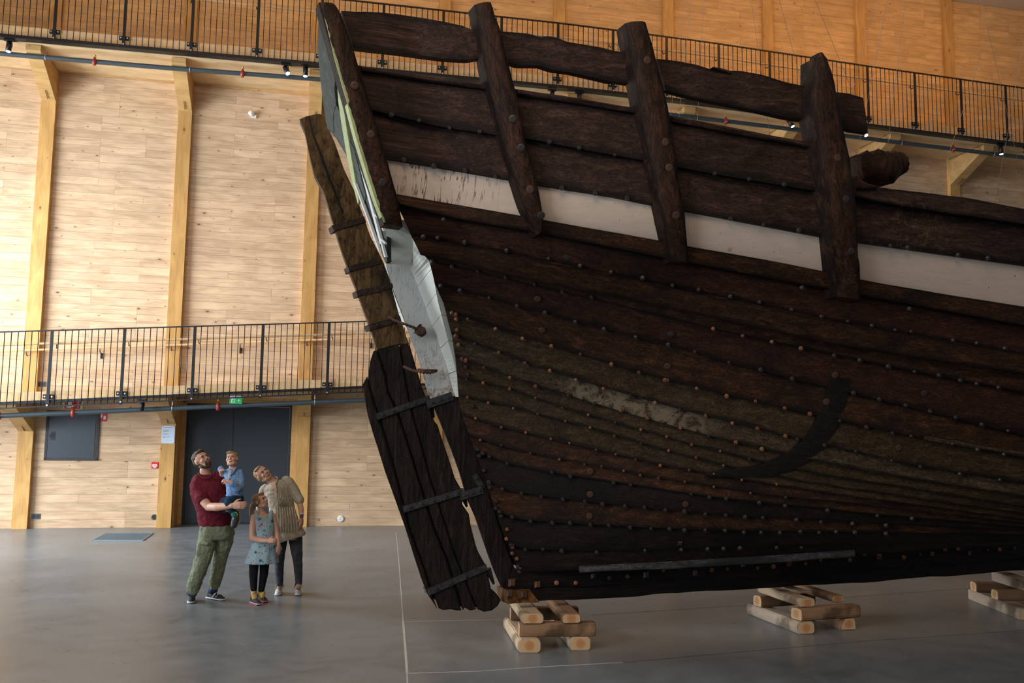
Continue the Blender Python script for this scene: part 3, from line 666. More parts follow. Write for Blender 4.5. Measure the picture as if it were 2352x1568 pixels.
def white_band():
    t = NT('off_white_painted_strake'); v = t.obj(); sx = t.n('ShaderNodeSeparateXYZ'); t.l(v, sx.inputs[0])
    n = t.noise(t.mapv(v, (1, 6, 6)), 3, 5, .65); c = t.mix(n, (.60, .475, .375), (.76, .62, .50))
    st = t.ramp(t.noise(t.mapv(v, (18, 1, 2.2)), 2.4, 3, .6, .35), [(.53, (0, 0, 0)), (.555, (1, 1, 1)), (.61, (1, 1, 1)), (.635, (0, 0, 0))])
    zone = t.math('MULTIPLY', t.math('SUBTRACT', -.62, sx.outputs[0]), 2.6, True)
    brk = t.ramp(t.noise(v, 3.1, 2), [(.40, (0, 0, 0)), (.5, (1, 1, 1))])
    c = t.mix(t.math('MULTIPLY', t.math('MULTIPLY', st, zone), t.math('ADD', t.math('MULTIPLY', brk, .8), .1), True), c, (.13, .035, .018))
    vo = t.n('ShaderNodeTexVoronoi', i_Scale=2.6); t.l(v, vo.inputs[0])
    c = t.mix(t.ramp(vo.outputs[0], [(.035, (.9, .9, .9)), (.10, (0, 0, 0))]), c, (.38, .17, .05))
    sp_ = t.ramp(t.noise(v, 26, 3), [(.70, (0, 0, 0)), (.74, (.8, .8, .8))]); c = t.mix(sp_, c, (.22, .12, .07))
    t.bump(t.math('ADD', n, sp_), .35, .008); return t.set(c, .55, 0, .4)
M['band'] = white_band()
def white_post():
    t = NT('weathered_white_paint'); v = t.obj(); n = t.noise(v, 5, 5, .65); c = t.mix(n, (.50, .50, .49), (.64, .64, .62))
    cr_ = t.ramp(t.noise(t.mapv(v, (9, 1, .7), rot=(0, .36, 0)), 2.4, 4, .6, .3), [(.49, (0, 0, 0)), (.50, (1, 1, 1)), (.507, (0, 0, 0))])
    c = t.mix(t.math('MULTIPLY', cr_, .85), c, (.07, .06, .055))
    sx = t.n('ShaderNodeSeparateXYZ'); t.l(v, sx.inputs[0]); low = t.math('MULTIPLY', t.math('SUBTRACT', 2.95, sx.outputs[2]), 1.6, True)
    st = t.ramp(t.noise(v, 9, 5, .75, .8), [(.50, (0, 0, 0)), (.60, (1, 1, 1))]); c = t.mix(t.math('MULTIPLY', st, low), c, (.20, .13, .07))
    sp_ = t.ramp(t.noise(v, 55, 2), [(.72, (0, 0, 0)), (.76, (1, 1, 1))]); c = t.mix(sp_, c, (.09, .07, .05))
    t.bump(n, .3, .006); return t.set(c, .55, 0, .4)
M['wpost'] = white_post()
M['cream'] = plain('cream_white_paint', (.66, .66, .58), .6, var=.1, sc=30, bump=.3)

ship = thing('ship', 'huge dark wooden sailing vessel with white painted strake, propped on log cribs', 'ship', tuple(SP0), TH)
# ---- seam lines of the shell, read off the photo (upper edge of each strake first)
L = {}
L['top'] = [(812, 150), (900, 165), (1000, 180), (1120, 194), (1190, 207), (1300, 222), (1470, 250), (1545, 268), (1700, 298), (1875, 331)]
L['top2'] = [(1960, 430), (2050, 440), (2200, 457), (2352, 487)]
L['k1'] = [(838, 253), (1000, 293), (1150, 315), (1220, 324), (1350, 350), (1500, 376), (1570, 390), (1700, 414), (1915, 449), (2000, 468), (2150, 492), (2352, 522)]
L['k1a'] = L['k1'][:9]; L['k1b'] = [(1930, 452), (2000, 468), (2150, 492), (2352, 522)]
L['k2'] = [(880, 366), (1000, 386), (1190, 419), (1245, 429), (1400, 453), (1525, 479), (1585, 489), (1750, 520), (1912, 551), (1980, 560), (2150, 584), (2352, 612)]
L['k3'] = [(900, 448), (1050, 475), (1220, 504), (1260, 512), (1400, 536), (1530, 560), (1590, 572), (1750, 599), (1920, 633), (1982, 648), (2150, 676), (2352, 708)]
L['k4'] = [(912, 472), (1033, 504), (1231, 538), (1400, 572), (1540, 600), (1700, 630), (1900, 668), (1985, 684), (2150, 714), (2352, 752)]
L['k5'] = [(943, 538), (1132, 570), (1364, 615), (1600, 667), (1743, 696), (1921, 736), (2064, 762), (2352, 812)]
L['k6'] = [(962, 574), (1132, 612), (1364, 662), (1600, 712), (1921, 785), (2100, 815), (2352, 856)]
L['k7'] = [(985, 594), (1120, 625), (1364, 682), (1600, 742), (1911, 811), (2096, 850), (2352, 900)]
L['k8'] = [(998, 648), (1056, 659), (1185, 698), (1391, 751), (1593, 806), (1673, 829), (1814, 866), (1957, 901), (2164, 953), (2352, 998)]
L['k9'] = [(1024, 706), (1076, 726), (1198, 768), (1268, 789), (1401, 831), (1529, 867), (1666, 903), (1797, 935), (1924, 962), (2119, 1005), (2352, 1050)]
L['k10'] = [(1038, 762), (1089, 784), (1202, 827), (1325, 867), (1446, 903), (1560, 937), (1680, 968), (1798, 996), (1985, 1040), (2120, 1070), (2352, 1106)]
L['k11'] = [(1045, 815), (1140, 850), (1232, 882), (1303, 903), (1425, 941), (1560, 979), (1690, 1013), (1850, 1050), (2000, 1082), (2352, 1138)]
L['k12'] = [(1050, 862), (1170, 889), (1231, 912), (1300, 936), (1413, 969), (1560, 1010), (1700, 1046), (1900, 1090), (2100, 1120), (2352, 1160)]
L['k13'] = [(1053, 905), (1140, 925), (1238, 950), (1355, 980), (1500, 1024), (1650, 1063), (1850, 1105), (2100, 1140), (2352, 1176)]
L['k14'] = [(1060, 950), (1150, 980), (1263, 1006), (1415, 1041), (1515, 1064), (1700, 1098), (1900, 1129), (2352, 1188)]
L['k15'] = [(1078, 1000), (1167, 1028), (1286, 1052), (1408, 1075), (1513, 1096), (1739, 1130), (2000, 1158), (2352, 1197)]
L['k16'] = [(1090, 1035), (1167, 1063), (1265, 1083), (1408, 1104), (1584, 1131), (1739, 1149), (2000, 1176), (2352, 1206)]
L['k17'] = [(1114, 1100), (1160, 1124), (1243, 1136), (1384, 1153), (1529, 1167), (1708, 1182), (1945, 1194), (2352, 1213)]
L['k18'] = [(1138, 1172), (1180, 1188), (1217, 1193), (1356, 1202), (1491, 1208), (1663, 1214), (1915, 1216), (2352, 1221)]
L['k19'] = [(1163, 1245), (1200, 1258), (1288, 1261), (1368, 1262), (1500, 1257), (1697, 1252), (1845, 1247), (2352, 1230)]
L['k20'] = [(1186, 1300), (1230, 1311), (1325, 1306), (1500, 1296), (1700, 1284), (1960, 1267), (2352, 1240)]
CL = {}
for k, p in L.items(): CL[k] = curve(p, 46, 0, 9 if p[-1][0] >= 2352 else 0)
def strk(a, b, mat, o0=0.0, o1=.034, inner=-.03, mode='n', seed=0, rough=.002, name='strake', mir=True):
    A, B = CL[a], CL[b]
    if len(A) != len(B):
        n = min(len(A), len(B)); A, B = A[:n], B[:n]
    return skin(name, A, B, [o0, o0+.4*(o1-o0), o0+.8*(o1-o0), o1], inner, mat, ship, mode, mir, rough, seed)
strk('top', 'k1a', M['hull_up'], .01, .045, mode='w', seed=1, rough=.004)
M['hull_wear'] = old_wood('worn_topmost_strake', ((.024, .0115, .0085), (.066, .032, .023), (.140, .074, .054)), .48, dk=(.56, .75), patch=[(hit(2040, 510)[0]-.25, hit(2180, 530)[0]+.25, hit(2110, 525)[1]-.30, hit(2110, 525)[1]+.30, (.36, .22, .08), .7, .53)])
strk('top2', 'k1b', M['hull_wear'], .07, .09, -.06, mode='w', seed=2, rough=.005)
strk('k1', 'k2', M['hull_wear'], 0, .035, mode='w', seed=3, rough=.004)
strk('k2', 'k3', M['band'], 0, .012, mode='w', seed=4, rough=.001)
strk('k3', 'k4', M['hull_mid'], .06, .075, mode='w', seed=5, rough=.003)
strk('k4', 'k5', M['hull_red'], 0, .03, seed=6)
strk('k5', 'k6', M['hull_mid'], .055, .075, seed=7, rough=.003)
strk('k6', 'k7', M['hull_mid'], 0, .03, seed=8)
strk('k7', 'k8', M['hull_red'], 0, .036, seed=9)
strk('k8', 'k9', M['hull_mid'], 0, .038, seed=10)
strk('k9', 'k10', M['hull_olive'], 0, .038, seed=11)
strk('k10', 'k11', M['hull_grey'], 0, .036, seed=12)
strk('k11', 'k12', M['hull_olive'], 0, .032, seed=13)
strk('k12', 'k13', M['hull_olive'], 0, .030, seed=14)
strk('k13', 'k14', M['hull_olive'], 0, .030, seed=15)
strk('k14', 'k15', M['hull_mid'], 0, .028, seed=16)
strk('k15', 'k16', M['hull_mid'], 0, .028, seed=17)
strk('k16', 'k17', M['hull_low'], 0, .032, seed=18)
strk('k17', 'k18', M['hull_mid'], 0, .032, seed=19)
strk('k18', 'k19', M['hull_low'], 0, .032, seed=20)
strk('k19', 'k20', M['hull_low'], 0, .030, seed=21)
# ---- keel and lowest strake
def kz(x, y): return atw(x, y, .13)
kt = [kz(*q) for q in resamp([(1176, 1312), (1230, 1313), (1400, 1305), (1700, 1288), (2000, 1270), (2352, 1246)], 40)]; kb = [kz(*q) for q in resamp([(1168, 1384), (1230, 1382), (1400, 1373), (1600, 1359), (1850, 1345), (2000, 1336), (2352, 1309)], 40)]
for kk in (kt, kb): s1, z1 = kk[-1]; kk.extend([(s1+q, z1) for q in range(1, 10)])
def slabW(name, A, B, w0, w1, mat, wob=.004, **props):
    n = len(A); V = []
    for w_ in (w1, w0):
        for f in (0, .33, .66, 1):
            for i in range(n): V.append(S(A[i][0]*(1-f)+B[i][0]*f, w_+(jig(A[i][0]*3, f*5, wob)*(1 if w_ == w1 else -1)), A[i][1]*(1-f)+B[i][1]*f+(jig(A[i][0]*2.3, 2, wob) if f == 1 else 0)))
    Fc = []; N = 4*n
    for j in range(3):
        for i in range(n-1): a = j*n+i; Fc += [(a, a+1, a+n+1, a+n), (a+N, a+N+n, a+N+n+1, a+N+1)]
    for i in range(n-1): a = 3*n+i; Fc += [(i, i+N, i+1+N, i+1), (a, a+1, a+1+N, a+N)]
    for j in range(3): a = j*n; Fc += [(a, a+n, a+n+N, a+N)]; a += n-1; Fc += [(a, a+N, a+n+N, a+n)]
    me = mesh(name, V, Fc, mat); bm = bmesh.new(); bm.from_mesh(me); bmesh.ops.recalc_face_normals(bm, faces=bm.faces[:]); bm.to_mesh(me); bm.free()
    return put(name, me, ship, **props)
km = [(a[0]*.45+b[0]*.55, a[1]*.45+b[1]*.55) for a, b in zip(kt, kb)]
slabW('keel', km, kb, -.12, .12, M['keel'], .005)
slabW('keelson_strake', kt, [(a, b+.002) for a, b in km], -.135, .135, M['keel'], .004)
prism('keel_heel', [(1163, 1354), (1185, 1353), (1215, 1351), (1240, 1383), (1200, 1384), (1167, 1387)], -.128, .128, M['keel_new'], ship, .004, label='split orange heartwood at the aft end of the keel')
# ---- metal sheathing strip lying on the lowest seam
A = curve([(1328, 1296), (1500, 1287), (1700, 1275), (1960, 1258)], 30); B = curve([(1328, 1309), (1500, 1299), (1700, 1287), (1960, 1270)], 30)
skin('sheathing_strip', A, B, [.046, .05, .046], .02, M['lead'], ship, 'n', False, .004, 3, label='torn pale metal sheathing strip along the lowest seam')
A = curve([(2118, 996), (2200, 1010), (2352, 1036)], 14, 0, 3); B = curve([(2118, 1008), (2200, 1022), (2352, 1048)], 14, 0, 3)
skin('batten', A, B, [.04, .05, .04], .01, M['hull_grey'], ship, 'n', False, .004, 3)
# ---- sternpost, counter and lower transom
SPW = .105
sp_white = [(887, 604), (940, 606), (969, 676), (1003, 773), (1022, 825), (1036, 880), (1044, 912), (991, 924), (962, 823), (929, 732), (903, 664)]
prism('sternpost', sp_white, -SPW, SPW, M['wpost'], ship, .006, taper=.06, label='white painted upper sternpost')
def holed():
    poly = [(993, 925), (1045, 908), (1056, 915), (1064, 958), (1074, 992), (1093, 1040), (1112, 1095), (1127, 1150), (1148, 1215), (1170, 1278), (1192, 1325), (1204, 1354), (1167, 1356), (1150, 1345), (1138, 1318), (1122, 1275), (1110, 1240), (1093, 1190), (1075, 1150), (1056, 1085), (1038, 1035), (1018, 985)]
    o = prism('lower_sternpost', poly, -SPW, SPW, M['post_low'], ship, .0, taper=.065, label='blackened lower sternpost with two bored holes')
    for (x, y, r) in ((1077, 1112, .028), (1120, 1217, .027)):
        s, z = atw(x, y, .1); dr_ = sray(x, y); dr_ /= np.linalg.norm(dr_)
        p = np.array([s, .1, z]); a = p-dr_*.8; b = p+dr_*.8
        cut = put('cut', tube('cut', [S(*a), S(*b)], r, None, 14), ship)
        md = o.modifiers.new('b', 'BOOLEAN'); md.operation = 'DIFFERENCE'; md.solver = 'EXACT'; md.object = cut
        bpy.context.view_layer.update(); me = bpy.data.meshes.new_from_object(o.evaluated_get(bpy.context.evaluated_depsgraph_get())); o.modifiers.clear(); o.data = me; bpy.data.objects.remove(cut)
    return o
spl = holed()
# narrow white lower transom: boards between the shell end and the sternpost
right = resamp([(946, 540), (953, 562), (966, 578), (973, 591), (991, 597), (992, 607), (988, 619), (1003, 696), (1020, 761), (1036, 820), (1050, 878), (1053, 912)], 40)
left = resamp([(929, 585), (941, 607), (969, 676), (1003, 773), (1022, 825), (1036, 878), (1043, 911)], 40)
cuts = [0, 9, 15, 20, 26, 33, 39]
for a, b in zip(cuts[:-1], cuts[1:]):
    Rr = [hit(x+2, y) for x, y in right[a:b+1]]; Ll = [atw(x-2, y, SPW-.01) for x, y in left[a:b+1]]
    V = []
    g = .004
    for th_ in (0, .05):
        V += [S(s+th_, SPW-.02, z) for s, z in Ll]+[S(s+.012+th_, W(s, z)-.012, z) for s, z in Rr]
    n = b-a+1; m2 = 2*n; Fc = []
    for i in range(n-1): Fc += [(i, i+1, n+i+1, n+i), (m2+i, m2+n+i, m2+n+i+1, m2+i+1), (i, m2+i, m2+i+1, i+1), (n+i, n+i+1, m2+n+i+1, m2+n+i)]
    Fc += [(0, n, m2+n, m2), (n-1, m2+n-1, m2+2*n-1, 2*n-1)]
    me = mesh('transom_board', V, Fc, M['cream']); bm = bmesh.new(); bm.from_mesh(me); bmesh.ops.recalc_face_normals(bm, faces=bm.faces[:])
    c = sum((v.co for v in bm.verts), Vector())/len(bm.verts); c.y = c.y*.5
    for v in bm.verts: v.co.z = c.z+(v.co.z-c.z)*.972
    bm.to_mesh(me); bm.free(); put('transom_board', me, ship)
    m3 = me.copy(); m3.transform(Matrix.Scale(-1, 4, (0, 1, 0))); m3.flip_normals(); put('transom_board', m3, ship)
# counter: pale box between upper transom and the shell
cq = [(887, 516), (924, 517), (944, 540), (953, 565), (941, 608), (887, 606)]
ca = [atw(*cq[0], 1.20), atw(*cq[1], 1.20), atw(*cq[2], 1.10), atw(*cq[3], .90), atw(*cq[4], .30), atw(*cq[5], .16)]
cw = [1.20, 1.20, 1.10, .90, .30, .16]
V = [S(s, w_, z) for (s, z), w_ in zip(ca, cw)]; V += [S(s+.06, w_, z+.05) for (s, z), w_ in zip(ca, cw)]
me = mesh('counter_panel', V, [(0, 1, 2, 3, 4, 5), (11, 10, 9, 8, 7, 6)]+[(i, i+6, (i+1) % 6+6, (i+1) % 6) for i in range(6)], M['cream']); bm = bmesh.new(); bm.from_mesh(me); bmesh.ops.triangulate(bm, faces=[f for f in bm.faces if len(f.verts) > 4]); bmesh.ops.recalc_face_normals(bm, faces=bm.faces[:]); bm.to_mesh(me); bm.free()
put('counter_panel', me, ship, label='pale speckled underside of the counter')
# ---- upper transom on its raked plane
Ta = np.array([*hit(905, 518)]); Tb = np.array([*hit(735, 8)])   # (s,z) at foot and head of the fashion timber
kT = (Tb[0]-Ta[0])/(Tb[1]-Ta[1])
def on_tr(x, y, back=0.0):
    d = sray(x, y); s0 = Ta[0]+back; t = (s0+kT*(SCAM[2]-Ta[1])-SCAM[0])/(d[0]-kT*d[2]); p = SCAM+t*d; return p
def trpoly(name, poly, mat, back=0.0, th_=.04, **props):
    a = [on_tr(x, y, back) for x, y in poly]; me = extrude_poly(name, [S(*p) for p in a], [S(p[0]+th_, p[1], p[2]) for p in a], mat, .002); return put(name, me, ship, **props)
trpoly('transom_plank', [(738, 16), (731, 50), (729, 110), (734, 170), (742, 236), (752, 296), (767, 306), (765, 262), (772, 240), (768, 205), (772, 150), (764, 95), (752, 50)], M['greygreen'], -.012)
trpoly('transom_plank', [(768, 205), (772, 240), (788, 274), (792, 300), (812, 340), (840, 450), (835, 480), (805, 372), (788, 345), (772, 318), (752, 296), (767, 306), (765, 262), (760, 235)], M['greygreen'], -.008)
trpoly('transom_strut', [(771, 150), (776, 155), (787, 235), (800, 320), (812, 390), (824, 462), (822, 470), (809, 420), (795, 350), (784, 285), (777, 235)], M['green'], -.02, .02, label='narrow pale green moulding on the transom')
trpoly('transom_plank', [(781, 160), (800, 250), (822, 350), (852, 470), (890, 600), (884, 602), (840, 480), (815, 390), (800, 300), (786, 210)], M['darkgreen'], .0)
trpoly('transom_plank', [(866, 470), (888, 520), (889, 600), (886, 604), (868, 535), (850, 470)], M['darkgreen'], .005)
M['wbar'] = plain('white_window_bar', (.72, .72, .68), .5, var=.08, sc=25)
M['wbar2'] = plain('yellowed_window_bar', (.58, .50, .36), .6, var=.2, sc=25)
for k, (a, b, wd) in enumerate([((806, 306), (872, 560), 5), ((814, 330), (882, 590), 3), ((820, 340), (878, 530), 3), ((826, 350), (884, 520), 4), ((812, 420), (868, 575), 3)]):
    trpoly('window_bar', [(a[0], a[1]), (a[0]+wd, a[1]), (b[0]+wd, b[1]), (b[0], b[1])], M['wbar' if k not in (2,) else 'wbar2'], -.02-.004*k, .025)
for y in (372, 430, 488, 545):
    x0 = 806+(y-306)*.26+3; trpoly('window_bar', [(x0, y), (x0+13, y+12), (x0+13, y+16), (x0, y+4)], M['wbar'], -.025, .02)
M['win_dark'] = plain('dark_transom_pane', (.012, .014, .016), .12, spec=.8)
trpoly('transom_pane', [(806, 306), (832, 350), (888, 525), (886, 590), (874, 560)], M['win_dark'], .012, .01)
# ---- stanchions and fashion timber
def stanchion(name, lft, rgt, o, mat, inner=0.0, seed=0, rough=.004, n=34, label=None, prof=(.82, .97, 1.0, .97, .82)):
    om = o; A = curve(lft, n, om); B = curve(rgt, n, om)
    props = {'label': label} if label else {}
    return skin(name, A, B, [o*q for q in prof], inner, mat, ship, 'w', False, rough, seed, **props)
FT = stanchion('fashion_timber', [(733, 3), (737, 21), (770, 138), (794, 220), (818, 310), (842, 389), (866, 458), (884, 514)], [(772, 8), (780, 20), (793, 55), (816, 122), (835, 184), (854, 245), (874, 310), (894, 376), (914, 452), (927, 520)], .13, M['timber'], -.02, 31)
V0 = [hit(x, y, .05) for x, y in resamp([(736, 14), (766, 138), (791, 225), (814, 315), (838, 394), (860, 463), (880, 514)], 24)]
V = []
for s, z in V0:
    w_ = W(s, z); V += [S(s-.010, w_+.115, z), S(s-.010, w_+.035, z), S(s+.015, w_+.035, z), S(s+.015, w_+.115, z)]
Fc = [(0, 3, 2, 1)]+[(i*4+k, i*4+(k+1) % 4, i*4+4+(k+1) % 4, i*4+4+k) for i in range(23) for k in range(4)]+[(92, 93, 94, 95)]
put('edge_moulding', mesh('edge_moulding', V, Fc, M['green']), ship, label='pale green moulding along the aft edge')
stanchion('stanchion', [(1092, 8), (1098, 40), (1105, 80), (1115, 150), (1130, 210), (1145, 270), (1165, 340), (1185, 410), (1203, 470), (1222, 512), (1234, 540)], [(1130, 2), (1138, 30), (1150, 60), (1165, 120), (1180, 180), (1195, 240), (1210, 320), (1228, 390), (1243, 450), (1252, 500), (1248, 528)], .15, M['timber'], -.02, 32)
stanchion('stanchion', [(1440, 50), (1446, 85), (1455, 140), (1470, 220), (1480, 280), (1495, 350), (1510, 420), (1525, 500), (1537, 560), (1546, 600)], [(1487, 47), (1500, 90), (1515, 150), (1528, 200), (1540, 250), (1552, 330), (1562, 400), (1575, 480), (1583, 560), (1586, 602)], .16, M['timber'], -.02, 33)
stanchion('stanchion', [(1876, 130), (1876, 180), (1868, 210), (1869, 245), (1880, 300), (1890, 380), (1905, 450), (1915, 520), (1920, 600), (1928, 680)], [(1903, 130), (1912, 150), (1925, 200), (1935, 250), (1945, 310), (1960, 370), (1968, 430), (1975, 520), (1980, 600), (1982, 690)], .19, M['timber'], -.02, 34, .007, label='tall stanchion with a ragged weathered tip')
stanchion('stanchion', [(1884, 119), (1880, 131)], [(1893, 121), (1906, 133)], .17, M['timber'], .05, 35, .004, 6)
# ---- rail boards
def railb(top, bot, o, seed, mat='hull_up', **kw):
    A = curve(top, 30, o); B = curve(bot, 30, o)
    return skin('rail_board', A, B, [o*.9, o, o, o*.95], o-.07, M[mat], ship, 'w', False, .005, seed, **kw)
railb([(785, 24), (850, 27), (900, 31), (960, 40), (1020, 50), (1060, 58), (1090, 70)], [(812, 109), (850, 114), (900, 119), (960, 127), (1020, 135), (1075, 138), (1110, 133)], .02, 41)
railb([(1085, 72), (1094, 74), (1104, 84)], [(1076, 137), (1095, 134), (1116, 131)], .035, 46)
railb([(1150, 73), (1180, 74), (1215, 77), (1240, 84), (1262, 82), (1285, 88), (1300, 95), (1330, 100), (1380, 107), (1418, 117), (1455, 121)], [(1168, 142), (1190, 150), (1240, 150), (1270, 160), (1310, 165), (1350, 174), (1400, 186), (1430, 188), (1470, 195)], .03, 42)
railb([(1510, 134), (1560, 140), (1600, 148), (1640, 160), (1700, 163), (1750, 172), (1810, 190), (1850, 198), (1890, 198)], [(1530, 206), (1580, 220), (1640, 233), (1700, 245), (1750, 256), (1810, 270), (1850, 276), (1890, 284)], .02, 43)
railb([(1638, 153), (1655, 156), (1680, 163)], [(1636, 156), (1655, 162), (1680, 168)], .04, 44)
railb([(1915, 211), (1950, 214), (1983, 224)], [(1925, 290), (1960, 299), (1994, 304)], .0, 45)
# cap along the bulwark
for a, b, sd_ in (([(830, 151), (900, 163), (1000, 179), (1125, 194)], [(832, 161), (900, 173), (1000, 190), (1127, 205)], 51), ([(1188, 206), (1300, 221), (1475, 250)], [(1190, 218), (1300, 233), (1478, 262)], 52), ([(1545, 267), (1700, 297), (1878, 330)], [(1547, 279), (1700, 309), (1880, 343)], 53), ([(1990, 432), (2100, 443), (2352, 486)], [(1990, 450), (2100, 461), (2352, 502)], 54)):
    A = curve(a, 26, .06, 6 if a[-1][0] > 2300 else 0); B = curve(b, 26, .06, 6 if a[-1][0] > 2300 else 0); skin('cap_rail', A, B, [.05, .07, .065, .05], -.07, M['hull_up' if sd_ < 54 else 'hull_grey'], ship, 'w', True, .004, sd_)
# carved stub projecting from the ragged stanchion
sv = []
stub_px = [((1962, 388), 30), ((1985, 385), 36), ((2010, 388), 42), ((2030, 385), 40), ((2048, 380), 33), ((2062, 378), 30), ((2072, 378), 22)]
pts = []; rr_ = []
for (x, y), r in stub_px: s, z = atw(x, y, 2.05); pts.append(S(s, 2.05, z)); rr_.append(r/2100*8.6)
def tube_rough(name, pts, rad, mat, parent, n=14, amp=.012, seed=0, **props):
    P = np.array(pts); q = np.linspace(0, len(P)-1, 26); P2 = np.c_[[np.interp(q, range(len(P)), P[:, k]) for k in range(3)]].T; R2 = list(np.interp(q, range(len(rad)), rad))
    v, f = tube_vf(P2, R2, n); rs = random.Random(seed); v = [np.array(a)+np.array([rs.gauss(0, 1), rs.gauss(0, 1), rs.gauss(0, 1)])*amp for a in v]
    me = mesh(name, v, f, mat, True); return put(name, me, parent, **props)
tube_rough('timber_stub', pts, rr_, M['timber'], ship, 14, .007, 5, label='lumpy carved timber end projecting forward')
A = curve([(1968, 405), (1990, 420), (2015, 428)], 10, .1); B = curve([(1968, 432), (1990, 435), (2012, 434)], 10, .1)
skin('timber_wedge', A, B, [.1, .13, .1], -.05, M['timber'], ship, 'w', False, .004, 9)
# black band running down the side across the strakes
A = curve([(1906, 862), (1893, 920), (1872, 965), (1842, 1010), (1800, 1042), (1740, 1066), (1620, 1082)], 30, .02); B = curve([(1954, 868), (1940, 935), (1920, 985), (1886, 1032), (1842, 1068), (1770, 1092), (1630, 1094)], 30, .02)
M['side_band'] = old_wood('black_side_band', ((.008, .006, .005), (.015, .011, .009), (.030, .020, .015)), .5, edge=0)
skin('dark_band', A, B, [.034, .041, .034], .0, M['side_band'], ship, 'n', False, .002, 61, label='black band crossing the strakes')
# ---- nails and plugs
def dome(name, r, h, n, mat, sq=False):
    V = []; Fc = []
    rings = [(r, 0), (r*.96, h*.45), (r*.6, h)]
    for rr, hh in rings:
        for k in range(n):
            a = 2*math.pi*(k+.5)/n; V.append((rr*math.cos(a), rr*math.sin(a), hh))
    for j in range(2):
        for k in range(n): Fc.append((j*n+k, j*n+(k+1) % n, (j+1)*n+(k+1) % n, (j+1)*n+k))
    Fc.append(tuple(2*n+k for k in range(n))); return mesh(name, V, Fc, mat)
NM = {'c': dome('rivet', .020, .022, 7, M['copper']), 'd': dome('rivet', .022, .024, 7, M['iron_nail']), 'p': dome('wood_plug', .034, .006, 12, M['plug']), 'q': dome('bolt_head', .032, .022, 4, M['rust']), 's': dome('rivet', .015, .016, 6, M['copper'])}
nails = []
def nail(kind, x, y, o=.04, mode='n', nm='rivet', sc=1.0):
    s, z = hit(x, y, 0 if mode == 'n' else o); n_ = nrm(s, z); w_ = W(s, z); p = np.array([s, w_, z])+(n_*o if mode == 'n' else np.array([0, o, 0]))
    nails.append((kind, p, n_, nm, sc))
def rowx(key, xs, kind, dy=0, o=.036, jit=3, mode='n', nm='rivet'):
    P = np.array(L[key], float)
    for x in xs:
        x2 = x+random.uniform(-jit, jit); y = np.interp(x2, P[:, 0], P[:, 1])+dy+random.uniform(-2, 2); nail(kind if not callable(kind) else kind(x2), x2, y, o, mode, nm, random.uniform(.8, 1.2))
up = lambda a, b, st: np.arange(a, b, st)
rowx('k1', [900, 965, 1033, 1103, 1260, 1330, 1410, 1485, 1640, 1720, 1800], 'd', -5, .045, mode='w')
rowx('k2', [925, 997, 1068, 1140, 1290, 1365, 1440, 1508, 1675, 1755, 1833, 2042, 2085, 2200, 2270], 'd', -6, .038, mode='w')
rowx('k4', [1020, 1842, 2088], 'd', 4, .08, mode='w')
rowx('k5', [970, 1000, 1070, 1165, 1257, 1330, 1405, 1475, 1542, 1600, 1675, 1742, 1814, 1884, 1945, 2000, 2050, 2085, 2180, 2240, 2300], 'd', -6, .034)
rowx('k7', [990, 1040, 1095, 1160, 1225, 1290, 1360], 'd', -3, .034); rowx('k7', [1637, 1700, 1770, 1838], 'c', 0, .04); rowx('k7', [1910, 1972, 2034, 2093, 2150, 2200, 2237, 2286], 'd', 0, .036)
rowx('k8', [1010, 1058, 1122, 1185, 1250, 1320, 1388, 1460, 1530, 1595, 1673, 1743, 1814, 1957, 2015, 2075, 2130, 2190, 2250, 2310], 'd', -2, .04)
rowx('k9', [1040, 1046, 1076, 1140, 1200, 1268, 1333, 1401, 1464, 1529, 1532, 1600, 1666, 1732, 1797, 1857], 'c', 0, .042); rowx('k9', [1924, 1985, 2045, 2090, 2180, 2240, 2300], 'd', 0, .04)
rowx('k10', [1047, 1050, 1089, 1144, 1204, 1261, 1325, 1387, 1446, 1504, 1560, 1620, 1680, 1739, 1798], 'c', 0, .042); rowx('k10', [1830, 1890, 1960, 2040, 2110, 2200, 2290], 'd', 0, .04)
rowx('k11', [1063, 1072, 1110, 1170, 1232, 1303, 1363, 1425, 1489, 1560, 1623, 1690, 1745], 'c', 0, .036)
rowx('k12', [1070, 1110, 1170, 1231, 1290, 1353, 1413, 1470, 1530, 1590, 1650, 1720], 's', 0, .034)
rowx('k13', [1075, 1120, 1180, 1238, 1300, 1355, 1413, 1470, 1537, 1600, 1660], 's', 0, .034)
rowx('k14', [1090, 1150, 1210, 1263, 1310, 1370, 1415, 1460, 1515, 1580, 1640, 1700, 1780], 's', 0, .032)
rowx('k15', [1100, 1150, 1220, 1286, 1340, 1382, 1430, 1472, 1513, 1570, 1640, 1720, 1800], 's', 0, .032)
rowx('k16', [1110, 1126, 1167, 1265, 1310, 1408, 1446, 1585, 1628, 1668, 1739, 1800, 1900, 2010, 2090], 'd', 0, .032)
rowx('k17', [1121, 1155, 1196, 1243, 1291, 1340, 1384, 1432, 1480, 1529, 1573, 1620, 1665, 1708, 1750, 1828, 1880, 1955, 2030], 'd', 0, .036)
rowx('k18', [1146, 1177, 1216, 1264, 1307, 1356, 1398, 1447, 1491, 1535, 1573, 1620, 1663, 1706, 1748, 1790, 1832, 1875, 1915, 1960, 2030], 'd', 0, .036)
rowx('k19', [1172, 1174, 1204, 1243, 1288, 1368, 1480, 1560, 1620, 1660, 1697, 1780, 1840], 'd', 0, .036)
